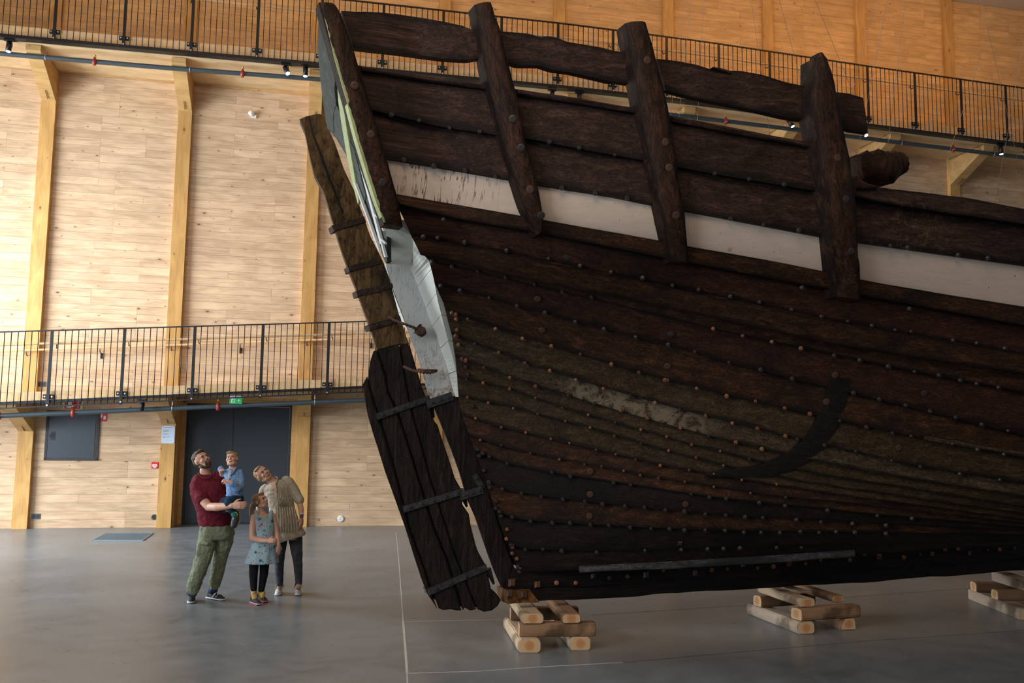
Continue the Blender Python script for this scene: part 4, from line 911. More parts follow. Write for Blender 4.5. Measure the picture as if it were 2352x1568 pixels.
for x, y in [(1039, 714), (1046, 727), (1048, 752), (1049, 770), (1051, 787), (1068, 838), (1073, 856), (1083, 930), (1094, 1031), (1097, 1046), (1108, 1079), (1121, 1118), (1136, 1149), (1135, 1166), (1147, 1183), (1161, 1214), (1159, 1236), (1173, 1255), (1172, 1269), (1183, 1281), (1185, 1299), (1188, 1311)]: nail('c' if y < 800 or 1210 < y < 1290 else 'd', x+2, y, .03)
for x, y in [(1227, 613), (1235, 681), (1245, 753), (1373, 641), (1543, 672), (1540, 763), (1532, 837), (1300, 590), (1932, 758), (2118, 901), (1915, 858), (1895, 920), (2138, 800), (2060, 1025), (1355, 1132), (1355, 1080), (1353, 1182), (1573, 1154)]: nail('p', x, y, .035 if y > 600 else .02, 'n', 'wood_plug')
for x, y in [(1560, 1241)]: nail('q', x, y, .034, 'n', 'bolt_head')
for i, x in enumerate([1234, 1278, 1322, 1362, 1399, 1441, 1483, 1523, 1560, 1596, 1634, 1670, 1706, 1740, 1776, 1812, 1850, 1884, 1916, 1951, 1984, 2018, 2075, 2112, 2140, 2170, 2200, 2226, 2268, 2295, 2330]):
    y = float(np.interp(x, [1234, 1483, 1706, 1916, 2140, 2352], [1340, 1318, 1301, 1282, 1270, 1256]))+random.choice((-6, 2, 6)); s, z = atw(x, y, .14); nails.append(('q' if i % 3 == 0 else 'c', np.array([s, .137, z]), np.array([0, 1., 0]), 'rivet', random.uniform(.9, 1.5)))
for x, y in [(1176, 1338), (1170, 1362), (1203, 1364)]: s, z = atw(x, y, .14); nails.append(('q', np.array([s, .13, z]), np.array([0, 1., 0]), 'bolt_head', 1.6))
# plugs on stanchions
for x, y, o in [(815, 196, .13), (852, 308, .13), (880, 418, .13), (1178, 273, .15), (1197, 339, .15), (1218, 435, .15), (1243, 494, .15), (1487, 138, .16), (1528, 326, .16), (1537, 385, .16), (1553, 494, .16), (1924, 362, .19), (1943, 457, .19), (1955, 577, .19)]: nail('p', x, y, o, 'w', 'wood_plug')
random.shuffle(nails)
for kind, p, n_, nm, sc in nails[:299]:
    q = Vector((n_[0], -n_[1], n_[2])).to_track_quat('Z', 'Y').to_euler(); put(nm, NM[kind], ship, S(*p), q, (sc, sc, sc))
if len(nails) > 299:
    parts = []
    for kind, p, n_, nm, sc in nails[299:]:
        mw = Matrix.Translation(Vector(S(*p))) @ Vector((n_[0], -n_[1], n_[2])).to_track_quat('Z', 'Y').to_matrix().to_4x4() @ Matrix.Scale(sc, 4)
        me = NM[kind]; parts.append(([tuple(mw @ v.co) for v in me.vertices], [tuple(pp.vertices) for pp in me.polygons]))
    o = put('rivet_field', join(parts, 'rivet_field', M['iron_nail']), ship); o['kind'] = 'stuff'
# ---- rudder
rud = put('rudder', mesh('rudder_core', *box_vf(0, .02, -.02, .02, 0, .02), M['rudder_low']), ship, S(*((lambda q: (q[0], 0, q[1]))(atw(905, 860, 0)))))
RL = Vector(rud.location)
def rprism(name, poly, w0, w1, mat, bev=.012, wob=0, **props):
    pts = [atw(x, y, w1) for x, y in poly]
    if wob:
        q = resamp(list(pts)+[pts[0]], max(40, len(pts)*3))[:-1]; pts = [(s+random.uniform(-wob, wob), z+random.uniform(-wob, wob)) for s, z in q]
    f = lambda w_: [tuple(Vector(S(s+(.03 if w_ < 0 else 0), w_, z))-RL) for s, z in pts]
    return put(name, extrude_poly(name, f(w0), f(w1), mat, bev), rud, **props)
RW = .075
rprism('rudder_stock', [(688, 273), (705, 266), (717, 264), (722, 262), (735, 261), (744, 268), (752, 290), (770, 330), (790, 388), (815, 440), (836, 500), (850, 540), (865, 570), (880, 600), (895, 640), (905, 680), (916, 720), (935, 778), (940, 790), (918, 790), (868, 803), (865, 798), (857, 770), (850, 750), (835, 710), (820, 667), (803, 625), (790, 590), (775, 545), (768, 520), (745, 442), (722, 400), (712, 360), (700, 300)], -RW, RW, M['rudder_top'], .006, label='brown upper rudder stock with a long crack')
rprism('crack', [(708, 268), (711, 266), (722, 310), (738, 350), (756, 400), (775, 450), (790, 492), (786, 490), (768, 445), (750, 400), (733, 352), (717, 310)], RW-.03, RW+.0012, M['black'], 0)
bl = M['rudder_low']
b4 = [(941, 792), (955, 840), (970, 890), (990, 940), (993, 962), (1005, 975), (1016, 1010), (1030, 1050), (1045, 1098), (1062, 1128), (1062, 1158), (1077, 1180), (1087, 1240), (1100, 1270), (1117, 1300), (1128, 1352), (1141, 1364), (1151, 1378), (1143, 1392), (1130, 1402), (1112, 1405), (1097, 1399), (1046, 1275), (1009, 1159), (989, 1099), (969, 1023), (943, 933), (930, 860), (919, 793)]
b3 = [(917, 793), (928, 860), (941, 934), (967, 1024), (987, 1100), (1007, 1160), (1044, 1276), (1094, 1399), (1080, 1402), (1067, 1395), (1064, 1401), (1054, 1364), (1028, 1281), (1001, 1215), (978, 1145), (948, 1046), (915, 943), (893, 900), (887, 860), (868, 805)]
b2 = [(865, 803), (884, 862), (890, 902), (911, 945), (944, 1048), (974, 1147), (997, 1217), (1024, 1283), (1050, 1366), (1060, 1402), (1048, 1402), (1036, 1399), (1018, 1401), (1008, 1397), (994, 1360), (975, 1300), (945, 1220), (931, 1167), (918, 1112), (903, 1056), (873, 956), (855, 905), (846, 868), (850, 830), (858, 806)]
b1 = [(843, 864), (851, 905), (868, 958), (896, 1056), (914, 1112), (928, 1168), (941, 1221), (971, 1301), (990, 1360), (1004, 1398), (991, 1378), (983, 1366), (968, 1330), (950, 1275), (930, 1210), (905, 1140), (885, 1085), (868, 1030), (855, 990), (844, 950), (838, 915), (833, 882)]
rprism('rudder_board', b4, -RW*.8, RW*.9, bl, .012); rprism('rudder_board', b3, -RW*.8, RW*.97, bl, .012); rprism('rudder_board', b2, -RW*.75, RW*.85, bl, .012); rprism('rudder_board', b1, -RW*.6, RW*.7, bl, .012)
rprism('rudder_core', [(866, 806), (936, 793), (952, 840), (967, 890), (987, 940), (1002, 985), (1040, 1098), (1058, 1160), (1074, 1185), (1097, 1272), (1125, 1352), (1145, 1378), (1126, 1396), (1100, 1394), (1062, 1392), (1020, 1396), (994, 1372), (975, 1326), (935, 1210), (890, 1085), (860, 990), (843, 915), (838, 885), (848, 866), (852, 830)], -.05, .015, M['black'], 0)
def strap(a, b, wd, mat, o=RW+.01, name='iron_strap', w0=-RW-.012, parent=None, nails_=3, label=None):
    pa, pb = atw(*a, o), atw(*b, o); d = np.array(pb)-np.array(pa); n_ = np.array([-d[1], d[0]]); n_ /= np.linalg.norm(n_); h = wd/2
    c = [np.array(pa)+n_*h, np.array(pb)+n_*h, np.array(pb)-n_*h, np.array(pa)-n_*h]
    par = parent or rud; L0 = RL if par is rud else Vector((0, 0, 0))
    me = extrude_poly(name, [tuple(Vector(S(q[0], w0, q[1]))-L0) for q in c], [tuple(Vector(S(q[0], o, q[1]))-L0) for q in c], mat, .004)
    st = put(name, me, par)
    if label: st['label'] = label
    for k in range(nails_):
        f = (k+.5)/nails_; q = np.array(pa)*(1-f)+np.array(pb)*f
        put('rivet', NM['d'], par, tuple(Vector(S(q[0], o, q[1]))-L0), (math.pi/2, 0, 0), (.6, .6, .6))
    return st
for a, b, wd, m, nn in [((765, 524), (839, 503), .058, 'strap', 0), ((801, 618), (874, 599), .055, 'strap', 0), ((820, 674), (898, 657), .058, 'strap', 2), ((848, 752), (921, 732), .060, 'strap', 2), ((866, 957), (989, 914), .060, 'strap_dark', 5), ((928, 1170), (1064, 1128), .062, 'strap_dark', 5), ((986, 1360), (1119, 1302), .062, 'strap_dark', 4)]:
    strap(a, b, wd, M[m], nails_=nn)
for a, b, wd, m in [((983, 928), (1040, 909), .085, 'strap_dark'), ((1060, 1140), (1110, 1124), .075, 'strap_dark')]:
    strap(a, b, wd, M[m], SPW+.015, 'iron_strap', -SPW-.015, ship, 3)
strap((1090, 1090), (1110, 1122), .06, M['strap_dark'], SPW+.012, 'iron_strap', SPW-.02, ship, 2)
strap((897, 655), (903, 658), .05, M['strap'], SPW, 'iron_strap', -.05, ship, 0)
def pin(a, b, r0, mat=None):
    (s0, z0), (s1, z1) = atw(*a, .03), atw(*b, .03); me = tube('pintle', [tuple(Vector(S(s0, .02, z0))-RL), tuple(Vector(S(s1, .02, z1))-RL)], [r0, r0*.35], M['strap_dark'], 10); put('pintle', me, rud)
pin((897, 672), (907, 694), .028); pin((990, 933), (997, 959), .03); pin((1066, 1142), (1073, 1164), .03); pin((1121, 1306), (1135, 1341), .034)
for x, y in [(870, 716), (868, 770), (885, 770), (811, 531), (831, 584)]: s, z = atw(x, y, RW); put('wood_plug', NM['p'], rud, tuple(Vector(S(s, RW-.002, z))-RL), (math.pi/2, 0, 0), (.8, .8, .8))
# wire ropes tying rudder to sternpost
def rope(pts, r, name='lashing'):
    P = [S(*((lambda q: (q[0], w_, q[1]))(atw(x, y, w_)))) for x, y, w_ in pts]; q = np.linspace(0, len(P)-1, 24); A_ = np.array(P); P2 = np.c_[[np.interp(q, range(len(P)), A_[:, k]) for k in range(3)]].T
    tw = []
    for ph in (0, math.pi): tw.append(tube_vf([p+r*.8*np.array([math.sin(i*1.5+ph), math.cos(i*1.5+ph), math.sin(i*1.5+ph+1)]) for i, p in enumerate(P2)], r, 6))
    put(name, join(tw, name, M['rope']), ship)
rope([(892, 728, .12), (905, 735, .20), (928, 744, .26), (950, 752, .22), (963, 758, .17)], .009)
s, z = atw(965, 760, .15); tube_rough('lashing_knot', [S(s-.03, .15, z+.02), S(s, .17, z), S(s+.03, .15, z-.03)], [.035, .048, .035], M['rope'], ship, 10, .008, 3)
rope([(927, 842, .12), (945, 850, .22), (968, 855, .26), (990, 856, .20), (1003, 852, .14)], .009)
rope([(960, 848, .16), (975, 850, .24), (992, 850, .19), (1004, 850, .14)], .007)
# ---- log cribs carrying the keel
def endgrain():
    t = NT('sawn_log_end'); v = t.obj(); g = t.n('ShaderNodeTexGradient', gradient_type='RADIAL'); sx = t.n('ShaderNodeSeparateXYZ'); t.l(v, sx.inputs[0])
    r2 = t.math('SQRT', t.math('ADD', t.math('POWER', sx.outputs[1], 2.0), t.math('POWER', sx.outputs[2], 2.0))); rn = t.math('ADD', r2, t.math('MULTIPLY', t.noise(v, 9, 3), .03))
    c = t.ramp(rn, [(.0, (.52, .23, .09)), (.055, (.60, .29, .12)), (.066, (.68, .43, .22)), (.12, (.66, .47, .28))])
    ring = t.math('SINE', t.math('MULTIPLY', rn, 900.0)); c = t.mix(t.math('MULTIPLY', t.math('MAXIMUM', ring, 0.0), .22), c, (.25, .12, .05))
    c = t.mix(t.ramp(t.noise(v, 3, 3), [(.5, (0, 0, 0)), (.7, (.5, .5, .5))]), c, (.30, .27, .22)); return t.set(c, .75, 0, .3)
M['logend'] = endgrain()
def logbark(name, a, b):
    t = NT(name); v = t.obj(); g = t.noise(t.mapv(v, (1.2, 9, 9)), 3, 5, .65, 1.0); p = t.noise(v, 3, 3, .5)
    c = t.mix(g, a, b); c = t.mix(t.ramp(p, [(.5, (0, 0, 0)), (.62, (.8, .8, .8))]), c, tuple(x*.35 for x in a)); t.bump(g, .5, .01); return t.set(c, .75, 0, .3)
M['log_pale'] = logbark('debarked_pale_log', (.44, .30, .18), (.70, .53, .36)); M['log_brown'] = logbark('brown_weathered_log', (.22, .12, .06), (.40, .24, .135)); M['log_grey'] = logbark('greyed_log', (.30, .22, .155), (.52, .41, .30))
def log(label, p0, p1, wd, ht, mat, zb, seed=0, profile=None, group=None):
    """squared log lying from p0 to p1 (ground points), bottom at zb"""
    p0 = np.array(p0[:2]); p1 = np.array(p1[:2]); d = p1-p0; Ln = np.linalg.norm(d); ang = math.atan2(d[1], d[0]); c = (p0+p1)/2; rs = random.Random(seed)
    prof = profile or [(-.5, .16), (-.5, .76), (-.40, .99), (.0, 1.0), (.38, .99), (.5, .74), (.5, .22), (.42, .0), (-.40, .0)]
    n = len(prof); secs = 9; V = []
    for i in range(secs):
        x = -Ln/2+Ln*i/(secs-1); k = 1+rs.uniform(-.03, .03)
        for y, z in prof: V.append((x+(rs.uniform(-.006, .006) if i in (0, secs-1) else 0), y*wd*k, (z-.5)*ht*(k if 0 < z < .97 else 1)))
    Fc = [(i*n+k, (i+1)*n+k, (i+1)*n+(k+1) % n, i*n+(k+1) % n) for i in range(secs-1) for k in range(n)]
    nside = len(Fc); Fc += [tuple(range(n)), tuple((secs-1)*n+n-1-k for k in range(n))]
    me = mesh('log', V, Fc, [mat, M['logend']]); me.polygons[nside].material_index = 1; me.polygons[nside+1].material_index = 1
    bm = bmesh.new(); bm.from_mesh(me); bmesh.ops.recalc_face_normals(bm, faces=bm.faces[:]); bmesh.ops.bevel(bm, geom=[e for e in bm.edges if e.calc_face_angle(0) > .3], offset=.008, segments=2, affect='EDGES'); bm.to_mesh(me); bm.free()
    me.polygons.foreach_set('use_smooth', [len(p.vertices) < 5 for p in me.polygons])
    try: me.set_sharp_from_angle(angle=math.radians(40))
    except Exception: pass
    o = put('log', me, None, (c[0], c[1], zb+ht/2), (0, 0, ang)); tag(o, label, 'log', group); return o
def gp2(x, y, z): return on_floor(x, y, z)[:2]
# crib 1 under the sternpost
H1 = .128
fr = gp2(1216, 1499, 0); v_in = np.array([-.13, 1.0]); v_in /= np.linalg.norm(v_in)
fr2 = gp2(1333, 1494, 0)
log('pale squared log on the floor, left bottom of the crib under the sternpost', fr, fr+v_in*1.10, .225, H1, M['log_pale'], 0, 1)
log('pale squared log on the floor, right bottom of the crib under the sternpost', fr2, fr2+v_in*1.10, .20, H1, M['log_pale'], 0, 2)
e2 = np.array([.995, .10]); b0 = fr+np.array([-.03, .14]); 
log('brown round-sided log lying across the front of the crib under the sternpost', b0-e2*.07, b0+e2*.66, .16, H1, M['log_brown'], H1, 3)
b1_ = b0+v_in*.80
log('dark log lying across the back of the crib under the sternpost', b1_-e2*.05, b1_+e2*.66, .16, H1, M['log_brown'], H1, 4)
t1 = fr+np.array([.03, .05]); t2 = fr+np.array([.40, .09])
log('light sawn top log left of centre on the crib under the sternpost', t1, t1+v_in*.95, (.21), .092, M['log_pale'], 2*H1, 5)
log('cracked brown top log right of centre on the crib under the sternpost', t2, t2+v_in*.95, .18, .092, M['log_brown'], 2*H1, 6)
# crib 2
g1 = gp2(1852, 1456, 0); g2 = gp2(1950, 1447, 0); vb = np.array([-.22, 1.0]); vb /= np.linalg.norm(vb)
log('pale knotty log on the floor, front left of the middle crib', g1, g1+vb*1.15, .20, H1, M['log_grey'], 0, 7)
log('sawn log with pale end on the floor, right side of the middle crib', g2, g2+vb*1.10, .19, H1, M['log_brown'], 0, 8, [(-.5, .0), (-.42, .75), (-.38, 1.0), (.26, 1.0), (.5, .40), (.5, .0)])
f2 = np.array([.93, .36]); f2 /= np.linalg.norm(f2); c0 = g1+vb*.10
log('gnarled brown log across the front of the middle crib', c0-f2*.06, c0+f2*.72, .19, H1, M['log_brown'], H1, 9)
c1 = c0+vb*.80
log('short log with pale end across the back of the middle crib', c1-f2*.10, c1+f2*.66, .16, H1, M['log_brown'], H1, 10)
h1 = g1+np.array([.05, .09]); h2 = g2+np.array([-.06, .14])
log('pale top log with sawn end, left on the middle crib', h1, h1+vb*.95, .18, .088, M['log_pale'], 2*H1+.006, 11)
log('dark brown top log with pale round end, right on the middle crib', h2, h2+vb*.95, .17, .088, M['log_brown'], 2*H1+.006, 12, [(-.5, .3), (-.46, .7), (-.25, .97), (.1, 1.0), (.40, .85), (.5, .5), (.42, .15), (.15, .0), (-.3, .02)])
log('thin sawn board wedged between keel and middle crib', h1+vb*.28+f2*.16, h1+vb*.66+f2*.14, .16, .02, M['log_pale'], 2*H1+.096, 13, [(-.5, 0), (-.5, 1), (.5, 1), (.5, 0)])
# crib 3
k1 = gp2(2241, 1376, 0); k2 = gp2(2352, 1420, 0); vd = (k2-k1)/np.linalg.norm(k2-k1); w3 = np.array([vd[1]*-1, vd[0]])
log('long weathered squared log on the floor at the right edge, lowest of the far crib', k1-vd*.02, k1+vd*1.4, .18, .13, M['log_grey'], 0, 14, [(-.5, 0), (-.5, 1), (.5, 1), (.5, 0)])
log('dark log with pale split end, left one lying across the far crib', k1+vd*.18-w3*.10, k1+vd*.18+w3*.85, .19, .12, M['log_brown'], .13, 15)
log('log with pale end at the right edge, right one lying across the far crib', k1+vd*.78-w3*.10, k1+vd*.78+w3*.85, .19, .12, M['log_brown'], .13, 16)
log('weathered top beam of the far crib, under the keel at the right edge', k1+vd*.02+w3*.30, k1+vd*1.3+w3*.30, .20, .12, M['log_grey'], .25, 17, [(-.5, 0), (-.5, 1), (.5, 1), (.5, 0)])
# ================================================================ PEOPLE
def V3(*a): return Vector(a)
def pj(cx, cy, Y): return Vector(at_depth(400+cx/3.732, 1000+cy/3.732, Y))
def cone(p0, p1, r0, r1, n=14, flat=1.0, side=None):
    p0, p1 = Vector(p0), Vector(p1); d = (p1-p0); L_ = d.length or 1e-4; d = d/L_
    a = side.copy() if side is not None else Vector((.3, .2, 1)) if abs(d.z) < .9 else Vector((1, 0, 0))
    a = (a-d*a.dot(d)).normalized(); b = d.cross(a); V = []; Fc = []; rings = []
    for k in (-3, -2, -1): t = k/3*math.pi/2; rings.append((p0+d*r0*math.sin(t), r0*max(math.cos(t), .02)))
    rings += [(p0, r0), (p0.lerp(p1, .5), (r0+r1)/2), (p1, r1)]
    for k in (1, 2, 3): t = k/3*math.pi/2; rings.append((p1+d*r1*math.sin(t), r1*max(math.cos(t), .02)))
    for c, r in rings:
        for k in range(n): q = 2*math.pi*k/n; V.append(c+a*r*math.cos(q)+b*r*flat*math.sin(q))
    m = len(rings)
    for j in range(m-1):
        for k in range(n): Fc.append((j*n+k, j*n+(k+1) % n, (j+1)*n+(k+1) % n, (j+1)*n+k))
    Fc += [tuple(range(n-1, -1, -1)), tuple((m-1)*n+k for k in range(n))]
    return V, Fc
def chain(pts, rads, flat=1.0, side=None): return [cone(pts[i], pts[i+1], rads[i], rads[i+1], flat=flat, side=side) for i in range(len(pts)-1)]
def ell(c, r, X=None, Y=None, Z=None, nu=18, nv=12):
    c = Vector(c); X = X or V3(1, 0, 0); Y = Y or V3(0, 1, 0); Z = Z or V3(0, 0, 1); V = []; Fc = []
    for j in range(nv+1):
        t = math.pi*j/nv; s_ = max(math.sin(t), .01)
        for k in range(nu): q = 2*math.pi*k/nu; V.append(c+X*r[0]*s_*math.cos(q)+Y*r[1]*s_*math.sin(q)+Z*r[2]*math.cos(t))
    for j in range(nv):
        for k in range(nu): Fc.append((j*nu+k, (j+1)*nu+k, (j+1)*nu+(k+1) % nu, j*nu+(k+1) % nu))
    Fc += [tuple(range(nu)), tuple(nv*nu+nu-1-k for k in range(nu))]
    return V, Fc
def loft(rings, n=28, close=True, rip=None):
    """rings: (centre, X vector*rx, Y vector*ry)"""
    V = []; Fc = []
    for i, (c, X, Y) in enumerate(rings):
        for k in range(n):
            q = 2*math.pi*k/n; m = 1.0+(rip(i/(len(rings)-1), q) if rip else 0); V.append(Vector(c)+(X*math.cos(q)+Y*math.sin(q))*m)
    for j in range(len(rings)-1):
        for k in range(n): Fc.append((j*n+k, j*n+(k+1) % n, (j+1)*n+(k+1) % n, (j+1)*n+k))
    if close: Fc += [tuple(range(n-1, -1, -1)), tuple((len(rings)-1)*n+k for k in range(n))]
    return V, Fc
def blob(name, prims, vox, mat, parent, smooth=3, disp=None, origin=None, **props):
    flat = []
    for p in prims:
        if isinstance(p, list): flat += p
        else: flat.append(p)
    O = origin if origin is not None else Vector(parent['_o'])
    parts = []
    for V, Fc in flat:
        bm = bmesh.new(); vs = [bm.verts.new(Vector(v)-O) for v in V]
        for f in Fc:
            try: bm.faces.new([vs[i] for i in f])
            except ValueError: pass
        bmesh.ops.recalc_face_normals(bm, faces=bm.faces[:]); tm = bpy.data.meshes.new('t'); bm.to_mesh(tm); bm.free()
        parts.append(([tuple(v.co) for v in tm.vertices], [tuple(q.vertices) for q in tm.polygons])); bpy.data.meshes.remove(tm)
    me = join(parts, name, mat); o = put(name, me, None)
    md = o.modifiers.new('r', 'REMESH'); md.mode = 'VOXEL'; md.voxel_size = vox; md.use_smooth_shade = True
    if smooth: sm = o.modifiers.new('s', 'SMOOTH'); sm.factor = .5; sm.iterations = smooth
    if disp:
        tx = bpy.data.textures.new('clouds', 'CLOUDS'); tx.noise_scale = disp[1]; dm = o.modifiers.new('d', 'DISPLACE'); dm.texture = tx; dm.strength = disp[0]; dm.mid_level = .5; dm.texture_coords = 'LOCAL'
    bpy.context.view_layer.update(); m2 = bpy.data.meshes.new_from_object(o.evaluated_get(bpy.context.evaluated_depsgraph_get()))
    m2.polygons.foreach_set('use_smooth', [True]*len(m2.polygons)); m2.name = name
    o.modifiers.clear(); o.data = m2; bpy.data.meshes.remove(me); o.parent = parent
    for k, v in props.items(): o[k] = v
    return o
def skin_mat(name, col, red):
    t = NT(name); v = t.obj(); n = t.noise(v, 14, 3); c = t.mix(n, col, red); t.b.inputs['Subsurface Weight'].default_value = .12; t.b.inputs['Subsurface Radius'].default_value = (.02, .008, .005); return t.set(c, .5, 0, .35)
M['skin'] = skin_mat('skin_adult', (.50, .275, .185), (.56, .30, .20)); M['skin2'] = skin_mat('skin_child', (.56, .31, .215), (.62, .34, .24)); M['lip'] = plain('lip_colour', (.36, .12, .10), .45, var=.05)
def hairmat(name, a, b, sc=(40, 40, 6)):
    t = NT(name); n = t.noise(t.mapv(t.obj(), sc), 3, 4, .7, .4); c = t.mix(n, a, b); t.bump(n, .8, .008); return t.set(c, .5, 0, .3)
M['h_brown'] = hairmat('short_brown_hair', (.035, .022, .013), (.13, .085, .05)); M['h_beard'] = hairmat('dark_beard', (.025, .014, .009), (.075, .04, .024)); M['h_blond'] = hairmat('boy_blond_hair', (.22, .13, .06), (.46, .30, .15)); M['h_ginger'] = hairmat('reddish_blond_hair', (.22, .11, .045), (.50, .31, .15)); M['h_girl'] = hairmat('girl_light_brown_hair', (.16, .09, .045), (.40, .26, .14))
M['eye'] = plain('eye_white', (.50, .47, .43), .25, var=.02); M['iris'] = plain('dark_iris', (.03, .025, .02), .1, var=.1); M['brow'] = plain('eyebrow_hair', (.07, .04, .022), .8); M['brow_l'] = plain('light_eyebrow_hair', (.26, .15, .08), .8)
def cloth(name, a, b, sc=(30, 30, 8), bump=.5, big=.0):
    t = NT(name); v = t.obj(); n = t.noise(t.mapv(v, sc), 1.2, 4, .6, .8); f = t.noise(v, 160, 2); c = t.mix(t.ramp(n, [(.3, (0, 0, 0)), (.7, (1, 1, 1))]), a, b); wv = t.noise(t.mapv(v, (7, 7, 11)), 1.0, 3, .5, 1.2)
    t.bump(t.math('ADD', t.math('ADD', t.math('MULTIPLY', wv, 3.0), n), t.math('MULTIPLY', f, .15)), bump, .02); return t.set(c, .85, 0, .15)
M['maroon'] = cloth('maroon_jersey', (.090, .008, .016), (.155, .016, .028)); M['olive'] = cloth('olive_cotton', (.135, .150, .092), (.215, .235, .155)); M['denim'] = cloth('blue_chambray', (.12, .23, .42), (.22, .36, .56), (50, 50, 20)); M['jeans'] = cloth('dark_jeans', (.010, .028, .055), (.022, .05, .09)); M['linen'] = cloth('beige_linen', (.36, .31, .235), (.46, .40, .31), (26, 26, 4)); M['grey_jeans'] = cloth('charcoal_jeans', (.035, .038, .047), (.075, .08, .095)); M['legging'] = cloth('black_leggings', (.006, .006, .008), (.012, .012, .015)); M['sock_y'] = cloth('yellow_sock', (.55, .36, .10), (.64, .44, .15)); M['sock_b'] = cloth('navy_sock', (.012, .03, .085), (.03, .06, .15)); M['tee'] = cloth('patterned_undershirt', (.30, .28, .28), (.55, .52, .50), (60, 60, 60))
M['shoe_d'] = plain('dark_slate_knit', (.022, .030, .038), .7, var=.3, sc=60, bump=.5); M['shoe_w'] = plain('off_white_leather', (.58, .57, .52), .5, var=.06); M['sole_w'] = plain('white_sole', (.60, .60, .58), .55, var=.08); M['sole_p'] = plain('pink_sole', (.48, .10, .12), .55); M['sole_g'] = plain('greyish_sole', (.45, .40, .38), .6)
def dress_mat():
    t = NT('pale_blue_floral_cotton'); v = t.obj(); c = (.30, .42, .47)
    base = t.mix(t.noise(v, 8, 3), (.27, .39, .44), (.34, .46, .51))
    for sc, seed, th, col in ((11, 0.0, .20, (.02, .15, .12)), (12.5, 3.3, .17, (.42, .05, .08)), (10, 7.7, .15, (.13, .15, .30)), (17, 5.1, .13, (.50, .26, .10)), (14, 9.4, .14, (.46, .13, .17))):
        vo = t.n('ShaderNodeTexVoronoi', i_Scale=sc); m = t.mapv(v, loc=(seed, seed, seed)); nn = t.n('ShaderNodeTexNoise', i_Scale=30.0); t.l(v, nn.inputs[0]); mx = t.n('ShaderNodeMix', data_type='VECTOR'); mx.inputs[0].default_value = .045; t.l(m, mx.inputs[4]); t.l(nn.outputs[1], mx.inputs[5]); t.l(mx.outputs[1], vo.inputs[0])
        base = t.mix(t.ramp(vo.outputs[0], [(th, (1, 1, 1)), (th+.03, (0, 0, 0))]), base, col)
    t.bump(t.noise(t.mapv(v, (22, 22, 2)), 1.5, 3), .5, .015); return t.set(base, .85, 0, .15)
M['dress'] = dress_mat()
class Head:
    def __init__(s, c, fwd, up, k=1.0):
        s.c = Vector(c); s.f = Vector(fwd).normalized(); u = Vector(up); s.u = (u-s.f*u.dot(s.f)).normalized(); s.x = s.f.cross(s.u)*-1; s.k = k   # x: towards the subject's left... (mirror safe)
    def p(s, x, y, z): return s.c+(s.x*x+s.f*y+s.u*z)*s.k
    def e(s, x, y, z, rx, ry, rz, **kw): return ell(s.p(x, y, z), (rx*s.k, ry*s.k, rz*s.k), s.x, s.f, s.u, **kw)
    def cn(s, a, b, r0, r1, flat=1.0): return cone(s.p(*a), s.p(*b), r0*s.k, r1*s.k, flat=flat)
    def prims(s, jaw=1.0):
        P = [s.e(0, -.012, .032, .076, .094, .084), s.e(0, .022, -.030, .060*jaw, .068, .082), s.e(0, .060, -.086, .028*jaw, .022, .022), s.cn((-.03, .05, -.075), (.03, .05, -.075), .026*jaw, .026*jaw)]
        P += [s.cn((0, .088, .016), (0, .107, -.014), .0085, .0125), s.e(-.012, .098, -.020, .008, .009, .007), s.e(.012, .098, -.020, .008, .009, .007)]
        P += [s.cn((-.034, .078, .034), (.034, .078, .034), .012, .012), s.e(-.038, .066, -.018, .022, .022, .022), s.e(.038, .066, -.018, .022, .022, .022)]
        P += [s.cn((-.016, .088, -.047), (.016, .088, -.047), .0075, .0075), s.cn((-.013, .086, -.058), (.013, .086, -.058), .0075, .0075)]
        for sg in (-1, 1): P += [s.e(sg*.079, -.004, -.004, .008, .019, .030), s.e(sg*.083, -.012, .006, .006, .012, .018), s.cn((sg*.055, .0, -.06), (sg*.03, .035, -.085), .02, .02)]
        return P
    def face(s, parent, brow, gaze=(0, 0), lip=True):
        O = Vector(parent['_o'])
        def sm(nm, prims, mat, pr):
            V = []; Fc = []
            for v, f in prims: b = len(V); V += [q-O for q in v]; Fc += [tuple(i+b for i in g) for g in f]
            return put(nm, mesh(nm, V, Fc, mat, True), pr)
        for sg in (-1, 1):
            ey = sm('eye', [s.e(sg*.031, .074, .010, .0135, .0135, .0105)], M['eye'], parent)
            sm('iris', [s.e(sg*.031+gaze[0]*.004, .0835, .010+gaze[1]*.004, .0078, .0058, .0078)], M['iris'], ey)
            sm('eyelid', [s.cn((sg*.031-.013, .0825, .0185), (sg*.031+.013, .0825, .0185), .0030, .0030)], M['brow'], ey)
            sm('eyebrow', [s.cn((sg*.017, .0905, .030), (sg*.046, .0815, .033), .0042, .0028)], brow, parent)
        if lip: sm('mouth', [s.cn((-.019, .0915, -.050), (.019, .0915, -.050), .0042, .0042), s.cn((-.014, .0915, -.057), (.014, .0915, -.057), .0048, .0048)], M['lip'], parent)
        sm('nostril', [s.e(-.006, .1075, -.0255, .003, .003, .003, nu=8, nv=6), s.e(.006, .1075, -.0255, .003, .003, .003, nu=8, nv=6)], M['brow'], parent)
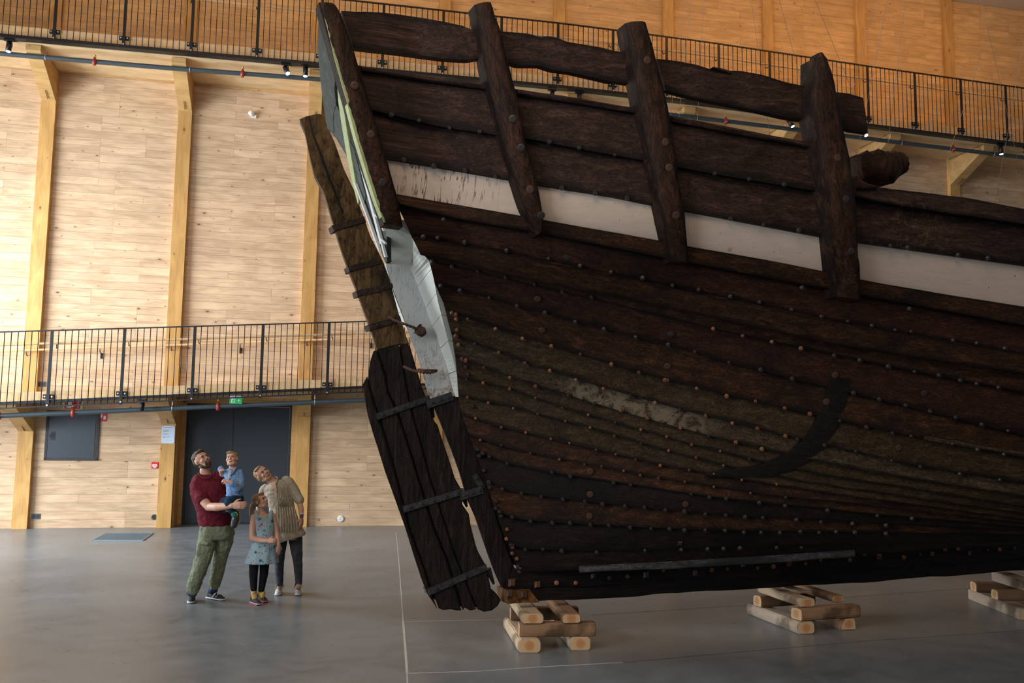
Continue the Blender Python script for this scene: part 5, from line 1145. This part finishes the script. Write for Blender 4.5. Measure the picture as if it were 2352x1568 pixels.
def hand(w_, d, palm, k=1.0, curl=.5, thumb=1, spread=.25):
    """wrist point, direction of the fingers, palm normal; five separate bent fingers"""
    d = Vector(d).normalized(); n = Vector(palm); n = (n-d*n.dot(d)).normalized(); s = d.cross(n)*thumb; w_ = Vector(w_); P = []
    P += [cone(w_, w_+d*.035*k, .024*k, .030*k, flat=.62, side=s), cone(w_+d*.03*k-s*.018*k, w_+d*.085*k-s*.022*k, .021*k, .017*k), cone(w_+d*.03*k+s*.018*k, w_+d*.085*k+s*.024*k, .021*k, .017*k), cone(w_+d*.03*k, w_+d*.088*k, .024*k, .018*k)]
    for i, (o, L_) in enumerate(((.031, .070), (.011, .080), (-.010, .074), (-.030, .058))):
        b = w_+d*.082*k+s*o*k; a1 = curl*.5; a2 = curl*1.3; a3 = curl*2.0; dd = (d+s*(o*spread*4)).normalized()
        q1 = b+(dd*math.cos(a1)+n*math.sin(a1))*L_*.42*k; q2 = q1+(dd*math.cos(a2)+n*math.sin(a2))*L_*.32*k; q3 = q2+(dd*math.cos(a3)+n*math.sin(a3))*L_*.24*k
        P += chain([b, q1, q2, q3], [.0098*k, .0092*k, .0085*k, .0074*k])
    b = w_+d*.022*k+s*.026*k; q1 = b+(d*.6+s*.75+n*.3).normalized()*.040*k; q2 = q1+(d*.9+s*.25+n*.4).normalized()*.032*k
    P += chain([b, q1, q2], [.014*k, .0115*k, .0085*k]); return P
def person(label, loc):
    t = thing('person', label, 'person', loc); t['_o'] = tuple(float(q) for q in loc); return t
def kid(o, parent): o['_o'] = parent['_o']; return o
def shoe(parent, heel, toe, ankle, L_, wd, up, sole, laces, high=.10, name='shoe', tread=None):
    """heel / toe are ground points; ankle the point where the leg enters"""
    h = Vector(heel); t = Vector(toe); d = (t-h); d.z = 0; d.normalize(); s = Vector((-d.y, d.x, 0)); g = lambda a, b, c: h+d*a*L_+s*b*wd+Vector((0, 0, c))
    P = [cone(g(.14, 0, .052), g(.40, 0, .050), wd*.40, wd*.42, flat=.9), cone(g(.38, 0, .046), g(.72, 0, .036), wd*.42, wd*.44, flat=.75, side=s), cone(g(.70, 0, .034), g(.86, 0, .030), wd*.44, wd*.36, flat=.62, side=s), cone(g(.16, 0, .06), g(.18, 0, high), wd*.38, wd*.36), cone(g(.30, 0, .07), g(.24, 0, high), wd*.34, wd*.34), cone(g(.34, 0, .085), g(.26, 0, high+.02), .02, .024)]
    o = kid(blob(name, P, .006, up, parent, 2), parent)
    S_ = [cone(g(.10, 0, .016), g(.45, 0, .016), wd*.42, wd*.40, flat=.36, side=s), cone(g(.42, 0, .016), g(.85, 0, .016), wd*.42, wd*.47, flat=.33, side=s)]
    S2 = [(V, Fc) for V, Fc in S_]
    for V, Fc in S2:
        for q in V: q.z = max(q.z, .002)
    blob('sole', S2, .005, sole, o, 1)
    lv = [tube_vf([g(a, -.28, .072-.02*i+.012), g(a+.01, 0, .088-.018*i+.012), g(a, .28, .072-.02*i+.012)], .0042, 5) for i, a in enumerate((.36, .45, .54))]
    lv += [tube_vf([g(.30, 0, .105), g(.28, .35, .125), g(.33, .55, .10), g(.36, .5, .07)], .0036, 5), tube_vf([g(.30, 0, .105), g(.30, -.35, .12), g(.36, -.55, .09), g(.38, -.5, .06)], .0036, 5)]
    O = Vector(parent['_o']); put('laces', join([([Vector(q)-O for q in v], f) for v, f in lv], 'laces', laces), o)
    if tread:
        tv = []
        for a in np.linspace(.05, .95, 8):
            for b in (-.42, .42): c = g(a, b, .0); v, f = box_vf(c.x-.009, c.x+.009, c.y-.009, c.y+.009, .0, .014); tv.append(([Vector(q)-O for q in v], f))
        put('tread', join(tv, 'tread', tread), o)
    return o
def tube_child(nm, pts, r, mat, parent, n=8):
    O = Vector(parent['_o']); return put(nm, tube(nm, [Vector(p)-O for p in pts], r, mat, n), parent)
def patch(nm, pts, th_, mat, parent):
    O = Vector(parent['_o']); a = [Vector(p)-O for p in pts]; n_ = (a[1]-a[0]).cross(a[2]-a[0]).normalized(); return put(nm, extrude_poly(nm, a, [q-n_*th_ for q in a], mat, .001), parent)
# ------------------------------------------------------------ the man
YM = 11.08
man = person('bearded man in maroon T-shirt and olive cargo trousers, carrying the small boy', Vector(on_floor(475, 1388)))
mf = Vector((.42, -.90, .05)).normalized(); ms = Vector((.90, .42, 0)).normalized()
def ring(cx, cy, Y, rx, ry, f=mf, s_=ms): return (pj(cx, cy, Y), s_*rx, f*ry)
Hm = Head(pj(240, 214, YM-.02), (.66, -.66, .42), (-.42, -.06, .9), 1.04)
sh_r = pj(190, 430, YM-.06); el_r = pj(296, 610, YM-.20); wr_r = pj(500, 600, YM-.42)
sh_l = pj(415, 345, YM+.06); el_l = pj(545, 560, YM+.06); wr_l = pj(560, 620, YM-.18)
body = [Hm.prims(1.05), chain([pj(262, 300, YM), pj(275, 350, YM+.02), pj(296, 400, YM+.03)], [.060, .064, .085])]
body += [loft([ring(300, 395, YM+.02, .13, .07), ring(303, 430, YM+.01, .185, .09), ring(310, 520, YM, .185, .105), ring(330, 620, YM, .17, .12), ring(352, 700, YM, .16, .12), ring(362, 790, YM, .165, .12), ring(365, 830, YM, .15, .11)])]
body += chain([sh_r, pj(222, 520, YM-.12), el_r], [.060, .058, .050]) + chain([el_r, pj(370, 612, YM-.30), wr_r], [.049, .050, .033], .92)
body += chain([sh_l, pj(480, 450, YM+.08), el_l], [.055, .052, .046]) + chain([el_l, pj(568, 600, YM-.02), wr_l], [.044, .042, .030])
body += hand(wr_r, (.95, -.20, .05), (-.2, .9, -.1), 1.12, .55, 1) + hand(wr_l, (-.75, -.45, -.35), (.1, .2, .9), 1.1, .45, -1)
hip_r = pj(300, 810, YM-.01); kn_r = pj(246, 1060, YM-.12); an_r = pj(152, 1345, YM-.12)
hip_l = pj(430, 810, YM+.04); kn_l = pj(392, 1055, YM+.10); an_l = pj(338, 1320, YM+.16)
body += chain([hip_r, kn_r, an_r], [.085, .058, .040]) + chain([hip_l, kn_l, an_l], [.085, .058, .040])
hr_, tr_ = Vector(on_floor(441, 1378)), Vector(on_floor(437, 1399)); hl_, tl_ = Vector(on_floor(476, 1374)), Vector(on_floor(523, 1381))
body += [cone(an_r, hr_+Vector((.02, -.03, .06)), .042, .038), cone(an_l, hl_+Vector((.05, 0, .06)), .042, .038)]
blob('body', body, .0075, M['skin'], man, 2)
shirt = [loft([ring(285, 335, YM+.02, .085, .075), ring(290, 352, YM+.02, .115, .085), ring(296, 385, YM+.01, .19, .105), ring(300, 430, YM, .225, .125), ring(305, 500, YM, .222, .145), ring(318, 580, YM, .205, .155), ring(340, 660, YM, .20, .160), ring(356, 720, YM, .205, .158), ring(364, 762, YM, .205, .152), ring(366, 775, YM, .20, .147)], 36)]
shirt += chain([pj(215, 385, YM-.02), pj(196, 430, YM-.06), pj(222, 500, YM-.11), pj(243, 535, YM-.135)], [.085, .088, .080, .084]) + chain([pj(390, 350, YM+.04), sh_l, pj(470, 430, YM+.08)], [.08, .078, .075])
blob('t_shirt', shirt, .008, M['maroon'], man, 3, (.020, .10), label='maroon short sleeved T-shirt')
tube_child('neckband', [Hm.c+Vector(q) for q in ()] or [pj(cx, cy, Y) for cx, cy, Y in ((205, 322, YM-.02), (225, 350, YM-.09), (265, 372, YM-.125), (303, 366, YM-.12), (325, 330, YM-.06), (318, 296, YM))], .007, M['maroon'], man)
tr = [loft([ring(364, 745, YM, .192, .140), ring(366, 790, YM, .20, .148), ring(366, 850, YM, .205, .155), ring(364, 890, YM, .18, .14)])]
tr += chain([pj(300, 820, YM-.02), pj(280, 930, YM-.06), kn_r, pj(205, 1180, YM-.13), pj(165, 1290, YM-.13), pj(158, 1318, YM-.13)], [.110, .112, .092, .090, .080, .070])
tr += chain([pj(438, 820, YM+.03), pj(425, 930, YM+.06), kn_l, pj(365, 1180, YM+.13), pj(345, 1270, YM+.15), pj(342, 1292, YM+.15)], [.105, .105, .086, .080, .070, .060])
blob('trousers', tr, .008, M['olive'], man, 2, (.026, .09), label='olive green cargo trousers')
blob('cargo_pocket', [cone(pj(243, 935, YM-.14), pj(228, 1010, YM-.17), .055, .055, flat=.5, side=ms)], .008, M['olive'], man, 2, (.008, .05)); blob('pocket_flap', [cone(pj(228, 915, YM-.17), pj(282, 925, YM-.19), .022, .022, flat=.6)], .007, M['olive'], man, 1)
for a, b in ((an_r, hr_+Vector((.02, -.03, .09))), (an_l, hl_+Vector((.05, .0, .09)))): blob('sock', [cone(a, b, .052, .050)], .007, M['sock_b'], man, 2)
s1_ = shoe(man, hr_+Vector((-.02, .04, 0)), tr_, an_r, .30, .105, M['shoe_d'], M['sole_w'], M['shoe_d'], .11)
s2_ = shoe(man, hl_, tl_, an_l, .30, .105, M['shoe_d'], M['sole_w'], M['shoe_d'], .11)
O = Vector(man['_o']); Np = [at_depth(x, y, 11.18) for x, y in ((489, 1370), (496, 1361), (498, 1370), (504, 1362))]
put('logo', join([tube_vf([Vector(p)-O+Vector((0, -.045, 0)) for p in Np], .0035, 5), tube_vf([Vector(at_depth(487, 1372, 11.13))-O, Vector(at_depth(497, 1360.5, 11.13))-O], .0025, 5)], 'logo', M['sole_w']), s2_)
hair = [Hm.e(0, -.030, .062, .080, .088, .064), Hm.e(0, -.060, .015, .076, .055, .070), Hm.e(0, .035, .100, .058, .045, .024), Hm.e(0, -.07, -.03, .05, .035, .04)]
blob('hair', hair, .006, M['h_brown'], man, 1, (.022, .018), label='short wavy brown hair, grey at the sides')
bd = [Hm.cn((-.070, .005, -.035), (-.050, .038, -.075), .013, .020), Hm.cn((.070, .005, -.035), (.050, .038, -.075), .013, .020), Hm.cn((-.050, .038, -.075), (0, .066, -.098), .022, .026), Hm.cn((.050, .038, -.075), (0, .066, -.098), .022, .026), Hm.cn((0, .086, -.072), (0, .072, -.098), .014, .020), Hm.cn((-.026, .088, -.042), (.026, .088, -.042), .0070, .0070), Hm.cn((-.028, .084, -.044), (-.026, .078, -.075), .008, .014), Hm.cn((.028, .084, -.044), (.026, .078, -.075), .008, .014)]
blob('beard', bd, .005, M['h_beard'], man, 1, (.006, .012), label='trimmed dark beard and moustache')
Hm.face(man, M['brow'], (0, 1)); M['wire_rim'] = plain('thin_metal_rim', (.35, .33, .32), .25, .9)
O = Vector(man['_o']); gl = []
for sg in (-1, 1): gl.append(tube_vf([Hm.p(sg*.033+.022*math.cos(a), .100-abs(math.cos(a))*.004, .008+.016*math.sin(a))-O for a in np.linspace(0, 2*math.pi, 17)], .0013, 5)); gl.append(tube_vf([Hm.p(sg*.055, .097, .012)-O, Hm.p(sg*.080, .05, .012)-O, Hm.p(sg*.085, -.005, .012)-O], .0012, 5))
gl.append(tube_vf([Hm.p(-.011, .100, .010)-O, Hm.p(0, .106, .012)-O, Hm.p(.011, .100, .010)-O], .0013, 5)); put('glasses', join(gl, 'glasses', M['wire_rim']), man)
# ------------------------------------------------------------ the boy
YB = YM-.22
boy = person('toddler in pale blue shirt and dark jeans, held by the bearded man', pj(520, 620, YB))
bf = Vector((-.10, -.98, 0)).normalized(); bs = Vector((.98, -.10, 0)).normalized()
Hb = Head(pj(496, 205, YB), (-.02, -.93, .30), (-.14, .22, .95), .80)
body = [Hb.prims(1.06), chain([pj(500, 262, YB+.01), pj(508, 300, YB+.01)], [.042, .048]), loft([ring(505, 305, YB, .06, .05, bf, bs), ring(512, 340, YB, .10, .07, bf, bs), ring(518, 430, YB, .095, .075, bf, bs), ring(520, 520, YB, .09, .075, bf, bs), ring(520, 560, YB, .08, .07, bf, bs)])]
ra = [pj(458, 318, YB), pj(412, 332, YB+.05), pj(404, 305, YB-.03)]; la = [pj(568, 335, YB), pj(572, 440, YB-.05), pj(505, 410, YB-.15), pj(462, 392, YB-.16)]
body += chain(ra, [.034, .030, .024]) + chain(la, [.036, .032, .028, .022]) + hand(ra[2], (.25, -.5, .25), (.3, -.2, -.9), .62, .9, 1) + hand(la[3], (-.8, -.1, .15), (.1, .5, -.6), .62, 1.2, 1)
kl = [pj(548, 545, YB), pj(470, 572, YB-.16), pj(505, 655, YB-.13)]; kr = [pj(500, 545, YB+.04), pj(430, 570, YB+.02), pj(440, 640, YB+.06)]
body += chain(kl, [.055, .042, .032]) + chain(kr, [.052, .042, .032])
blob('body', body, .006, M['skin2'], boy, 2)
sh = [loft([ring(505, 292, YB, .058, .052, bf, bs), ring(508, 310, YB, .095, .068, bf, bs), ring(513, 345, YB, .118, .085, bf, bs), ring(520, 420, YB, .105, .092, bf, bs), ring(522, 490, YB, .100, .092, bf, bs), ring(515, 518, YB, .098, .09, bf, bs)])]
sh += chain([pj(462, 315, YB), pj(425, 328, YB+.04), pj(404, 300, YB+.02), pj(400, 288, YB+.01)], [.044, .040, .036, .036]) + chain([pj(562, 325, YB), pj(575, 430, YB-.04), pj(545, 450, YB-.10), pj(500, 412, YB-.15)], [.050, .046, .044, .036])
blob('shirt', sh, .007, M['denim'], boy, 2, (.016, .06), label='pale blue long sleeved shirt')
for a, b in (((468, 292), (486, 330)), ((532, 282), (500, 325))): blob('collar', [cone(pj(*a, YB-.055), pj(*b, YB-.10), .022, .014, flat=.4)], .006, M['denim'], boy, 1)
blob('undershirt', [cone(pj(484, 312, YB-.078), pj(470, 372, YB-.098), .024, .012, flat=.5)], .006, M['tee'], boy, 1)
for cx, cy in ((484, 360), (478, 400), (474, 450)): put('button', mesh('button', [tuple(Vector(v)-Vector(boy['_o'])) for v in ell(pj(cx, cy, YB-.102), (.006, .004, .006), nu=8, nv=6)[0]], ell((0, 0, 0), (1, 1, 1), nu=8, nv=6)[1], M['sole_w'], True), boy)
blob('jeans', [loft([ring(518, 505, YB, .090, .082, bf, bs), ring(518, 560, YB, .092, .085, bf, bs)]), chain(kl[:2]+[pj(498, 640, YB-.13)], [.070, .058, .045]), chain(kr, [.066, .056, .044])], .007, M['jeans'], boy, 2, (.010, .05), label='dark blue jeans')
M['teal'] = cloth('teal_sock', (.02, .16, .16), (.04, .22, .22)); blob('sock', [cone(pj(505, 650, YB-.13), pj(518, 682, YB-.12), .036, .036)], .006, M['teal'], boy, 1)
fd = (pj(520, 785, YB-.20)-pj(535, 680, YB-.06)).normalized()
bsh = blob('shoe', [cone(pj(528, 672, YB-.08), pj(526, 720, YB-.12), .040, .044), cone(pj(526, 720, YB-.13), pj(510, 768, YB-.20), .044, .036), cone(pj(520, 668, YB-.11), pj(530, 690, YB-.08), .036, .04)], .006, M['shoe_d'], boy, 1, label='dark toddler shoe with lime green marks'); kid(bsh, boy)
blob('sole', [cone(pj(556, 668, YB-.04), pj(552, 720, YB-.08), .020, .024), cone(pj(552, 720, YB-.08), pj(526, 782, YB-.18), .024, .022)], .006, M['sole_g'], bsh, 1)
M['lime'] = plain('lime_trim', (.35, .62, .04), .5); tube_child('trim', [pj(520, 655, YB-.15), pj(536, 662, YB-.15), pj(545, 680, YB-.13), pj(540, 695, YB-.14)], .005, M['lime'], bsh, 6); tube_child('trim', [pj(512, 705, YB-.165), pj(508, 712, YB-.17), pj(509, 728, YB-.18)], .007, M['lime'], bsh, 6)
blob('hair', [Hb.e(0, -.018, .062, .080, .090, .062), Hb.e(0, -.055, .02, .078, .058, .075), Hb.e(-.015, .052, .092, .052, .036, .022)], .005, M['h_blond'], boy, 1, (.010, .015), label='short blond hair swept to one side')
Hb.face(boy, M['brow_l'], (.6, 1))
# ------------------------------------------------------------ the woman
YW = 11.62
wom = person('woman in long beige linen tunic and charcoal jeans, head tilted, behind the girl', Vector(on_floor(660, 1372)))
wf = Vector((.10, -.99, 0)).normalized(); wsd = Vector((.99, .10, 0)).normalized()
def rw_(cx, cy, rx, ry, Y=YW, tilt=0): s_ = (wsd+Vector((0, 0, tilt))).normalized(); return (pj(cx, cy, Y), s_*rx, wf*ry)
Hw = Head(pj(762, 330, YW-.02), (.50, -.78, .36), (-.74, -.02, .66), 1.0)
shl = pj(985, 400, YW); ell_ = pj(1075, 575, YW-.02); wrl = pj(1090, 700, YW-.08); shr = pj(770, 470, YW); elr = pj(740, 640, YW+.10); wrr = pj(790, 760, YW+.02)
body = [Hw.prims(.94), chain([pj(800, 362, YW), pj(845, 395, YW+.01), pj(880, 420, YW+.02)], [.050, .050, .062])]
body += [loft([rw_(880, 412, .11, .06, tilt=.25), rw_(890, 440, .15, .08, tilt=.25), rw_(915, 540, .14, .09), rw_(935, 650, .12, .09), rw_(965, 780, .14, .10), rw_(985, 860, .145, .105), rw_(990, 890, .13, .10)])]
body += chain([shl, pj(1030, 490, YW), ell_], [.046, .042, .036]) + chain([ell_, pj(1088, 630, YW-.05), wrl], [.036, .036, .024], .9) + chain([shr, elr, wrr], [.046, .036, .024])
body += hand(wrl, (.06, -.12, -1), (-.6, .2, 0), .98, .35, -1) + hand(wrr, (.5, -.2, -.8), (0, 1, 0), .96, .4, 1)
kA = [pj(915, 880, YW+.03), pj(902, 1085, YW), pj(905, 1285, YW+.05)]; kB = [pj(1040, 880, YW+.03), pj(1060, 1085, YW), pj(1068, 1285, YW+.05)]
body += chain(kA, [.08, .050, .034]) + chain(kB, [.08, .050, .034])
h1_, t1_ = Vector(on_floor(643, 1361)), Vector(on_floor(634, 1373)); h2_, t2_ = Vector(on_floor(684, 1361)), Vector(on_floor(687, 1373))
body += [cone(kA[2], h1_+Vector((0, -.04, .06)), .034, .034), cone(kB[2], h2_+Vector((0, -.04, .06)), .034, .034)]
blob('body', body, .0075, M['skin'], wom, 2)
tun = [loft([rw_(872, 388, .072, .062, tilt=.3), rw_(878, 404, .125, .080, tilt=.3), rw_(886, 430, .178, .100, tilt=.27), rw_(895, 480, .178, .118, tilt=.18), rw_(908, 560, .165, .125, tilt=.1), rw_(925, 620, .160, .120), rw_(942, 720, .178, .140), rw_(962, 800, .200, .158, tilt=.08), rw_(983, 862, .215, .165, tilt=.22), rw_(990, 890, .200, .160, tilt=.30)], 48, True, lambda f, q: .035*max(0, f-.55)*2*math.sin(q*13))]
tun += chain([pj(960, 385, YW), shl, pj(1030, 470, YW), pj(1062, 535, YW-.01)], [.062, .064, .062, .060]) + chain([pj(790, 450, YW), shr, pj(750, 560, YW+.05), elr], [.06, .062, .06, .058])
blob('tunic', tun, .008, M['linen'], wom, 1, (.010, .07), label='long beige linen tunic with pleats')
for k in range(5): cx0 = 838+k*13; tube_child('pleat', [pj(cx0+20, 455+k*6, YW-.115), pj(cx0+42, 540, YW-.138), pj(cx0+62, 610, YW-.140)], .0035, M['linen'], wom, 6)
for k in range(5): cx0 = 905+k*13; tube_child('pleat', [pj(cx0, 440-k*3, YW-.112), pj(cx0+12, 540, YW-.138), pj(cx0+22, 605, YW-.136)], .0035, M['linen'], wom, 6)
for k in range(9): cx0 = 868+k*20; tube_child('gather', [pj(cx0, 612, YW-.130), pj(cx0+4+k*1.5, 700, YW-.150), pj(cx0+8+k*3, 830, YW-.165)], .006, M['linen'], wom, 6)
tube_child('collar', [pj(858, 350, YW+.02), pj(886, 362, YW-.04), pj(880, 402, YW-.085), pj(868, 418, YW-.10), pj(880, 478, YW-.125)], .010, M['linen'], wom); tube_child('collar', [pj(820, 424, YW-.06), pj(840, 438, YW-.10), pj(880, 480, YW-.126)], .009, M['linen'], wom)
O = Vector(wom['_o']); patch('neck_opening', [pj(838, 436, YW-.112), pj(870, 400, YW-.108), pj(886, 484, YW-.135)], .012, M['skin'], wom)
blob('rolled_cuff', [cone(pj(1058, 528, YW-.01), pj(1073, 552, YW-.015), .064, .062)], .008, M['linen'], wom, 1, (.008, .03))
blob('jeans', [loft([rw_(980, 800, .15, .11), rw_(985, 880, .155, .12)]), chain([kA[0], pj(905, 980, YW+.01), kA[1], pj(902, 1180, YW+.03), pj(905, 1270, YW+.05)], [.088, .075, .058, .052, .043]), chain([kB[0], pj(1050, 980, YW+.01), kB[1], pj(1066, 1180, YW+.03), pj(1068, 1260, YW+.05)], [.088, .075, .058, .052, .043])], .008, M['grey_jeans'], wom, 2, (.010, .05), label='slim charcoal jeans')
for a, h_ in ((kA[2], h1_), (kB[2], h2_)): blob('sock', [cone(a+Vector((0, 0, .04)), h_+Vector((0, -.03, .08)), .042, .040)], .007, M['legging'], wom, 1)
for h_, t_ in ((h1_, t1_), (h2_, t2_)): shoe(wom, h_+Vector((0, .02, 0)), t_+Vector((0, -.05, 0)), None, .26, .098, M['shoe_w'], M['sole_w'], M['shoe_w'], .10)
blob('hair', [Hw.e(0, -.034, .042, .084, .088, .074), Hw.e(0, -.065, -.005, .076, .052, .072), Hw.e(-.02, .030, .096, .055, .040, .018), Hw.e(.06, -.01, -.02, .026, .040, .055), Hw.e(-.062, -.02, -.01, .022, .036, .05)], .006, M['h_ginger'], wom, 1, (.012, .02), label='reddish blond hair gathered up at the back')
blob('hair_bun', [Hw.e(0, -.118, .060, .042, .036, .040), Hw.cn((0, -.13, .08), (.01, -.16, .105), .014, .006), Hw.cn((0, -.13, .06), (-.02, -.165, .06), .014, .005)], .006, M['h_ginger'], wom, 1, (.012, .015))
Hw.face(wom, M['brow_l'], (.3, 1))
wt = blob('wrist_watch', [cone(wrl+Vector((0, 0, .03)), wrl+Vector((0, 0, .008)), .030, .029)], .005, M['sole_g'], wom, 0, label='pale strap watch with purple screen'); kid(wt, wom)
M['watch'] = emit('watch_screen', (.035, .005, .05), .1); v, f = box_vf(-.020, .020, -.006, .004, -.022, .022); q = wrl+Vector((.012, -.030, .018)); put('watch_face', mesh('watch_face', [tuple(Vector(a)+q-O) for a in v], f, M['watch']), wt)
boy['label'] = 'toddler in pale blue shirt and dark jeans, held by the bearded man'
# ------------------------------------------------------------ the girl
YG = 11.15
grl = person('girl with ponytail in pale blue floral dress, black leggings and yellow socks', Vector(on_floor(596, 1385)))
gf = Vector((.42, -.90, 0)).normalized(); gs = Vector((.90, .42, 0)).normalized()
def rg(cx, cy, rx, ry, Y=YG): return (pj(cx, cy, Y), gs*rx, gf*ry)
Hg = Head(pj(742, 562, YG), (.84, -.42, .32), (-.30, -.04, .95), .86)
body = [Hg.prims(1.0), chain([pj(745, 612, YG), pj(750, 650, YG+.01), pj(758, 685, YG+.01)], [.040, .042, .052])]
body += [loft([rg(762, 672, .085, .05), rg(768, 700, .115, .062), rg(775, 780, .105, .075), rg(778, 860, .098, .075), rg(768, 950, .125, .09), rg(760, 1010, .12, .09)])]
aL = [pj(684, 700, YG-.05), pj(668, 880, YG-.08), pj(800, 902, YG-.22)]; aR = [pj(848, 690, YG+.06), pj(878, 830, YG+.05), pj(897, 940, YG+.0)]
body += chain([aL[0], pj(672, 790, YG-.06), aL[1]], [.040, .040, .035]) + chain([aL[1], pj(730, 895, YG-.16), aL[2]], [.035, .034, .022]) + chain(aR, [.038, .032, .022])
body += hand(aL[2], (.95, -.12, .08), (0, .9, -.3), .80, .8, 1) + hand(aR[2], (-.05, -.05, -1), (-.5, .6, 0), .78, .3, 1)
kA = [pj(690, 1010, YG-.02), pj(680, 1180, YG-.03), pj(682, 1345, YG-.02)]; kB = [pj(778, 1010, YG+.04), pj(770, 1180, YG+.05), pj(742, 1335, YG+.06)]
body += chain(kA, [.06, .040, .028]) + chain(kB, [.06, .040, .028]); blob('body', body, .0065, M['skin2'], grl, 2)
dr = [loft([rg(765, 690, .112, .066), rg(768, 720, .122, .076), rg(776, 780, .115, .085), rg(780, 850, .106, .084), rg(778, 870, .110, .088), rg(770, 930, .148, .118), rg(760, 1000, .172, .140), rg(752, 1060, .190, .152), rg(748, 1092, .196, .156)], 48, True, lambda f, q: .05*max(0, f-.5)*2*math.sin(q*9+1))]
dr += chain([pj(700, 655, YG-.03), pj(712, 700, YG-.055)], [.024, .034]) + chain([pj(832, 655, YG+.03), pj(822, 700, YG-.0)], [.024, .034])
blob('dress', dr, .007, M['dress'], grl, 1, (.008, .05), label='sleeveless pale blue dress with flowers and leaves')
blob('leggings', [chain([kA[0], kA[1], pj(682, 1312, YG-.02)], [.066, .052, .040]), chain([kB[0], kB[1], pj(747, 1322, YG+.05)], [.066, .052, .038])], .007, M['legging'], grl, 2, label='black leggings')
for a, b in (((680, 1310), (690, 1385)), ((745, 1318), (755, 1370))): blob('sock', [cone(pj(*a, YG+(0 if a[0] < 700 else .06)), pj(*b, YG+(0 if a[0] < 700 else .06)), .038, .038)], .006, M['sock_y'], grl, 1, label='mustard yellow sock')
shoe(grl, Vector(on_floor(577, 1385)), Vector(on_floor(602, 1392)), None, .205, .085, M['shoe_d'], M['sole_g'], M['iris'], .075, tread=M['sole_p'])
shoe(grl, Vector(on_floor(594, 1379)), Vector(on_floor(616, 1386)), None, .205, .085, M['shoe_d'], M['sole_p'], M['iris'], .075, tread=M['sole_p'])
blob('hair', [Hg.e(0, -.026, .058, .080, .090, .062), Hg.e(0, -.058, .012, .077, .056, .076), Hg.e(0, .040, .090, .055, .040, .024), Hg.e(-.060, .0, .02, .022, .05, .05), Hg.e(.060, .0, .02, .022, .05, .05)], .0055, M['h_girl'], grl, 1, (.008, .018), label='light brown hair tied back')
blob('ponytail', [chain([pj(676, 590, YG+.05), pj(664, 630, YG+.06), pj(660, 680, YG+.05), pj(668, 715, YG+.03)], [.030, .032, .024, .008])], .006, M['h_girl'], grl, 1, (.012, .02))
Hg.face(grl, M['brow_l'], (.3, 1))
for p_ in (man, boy, wom, grl):
    for o in [p_]+list(p_.children_recursive):
        if '_o' in o: del o['_o']
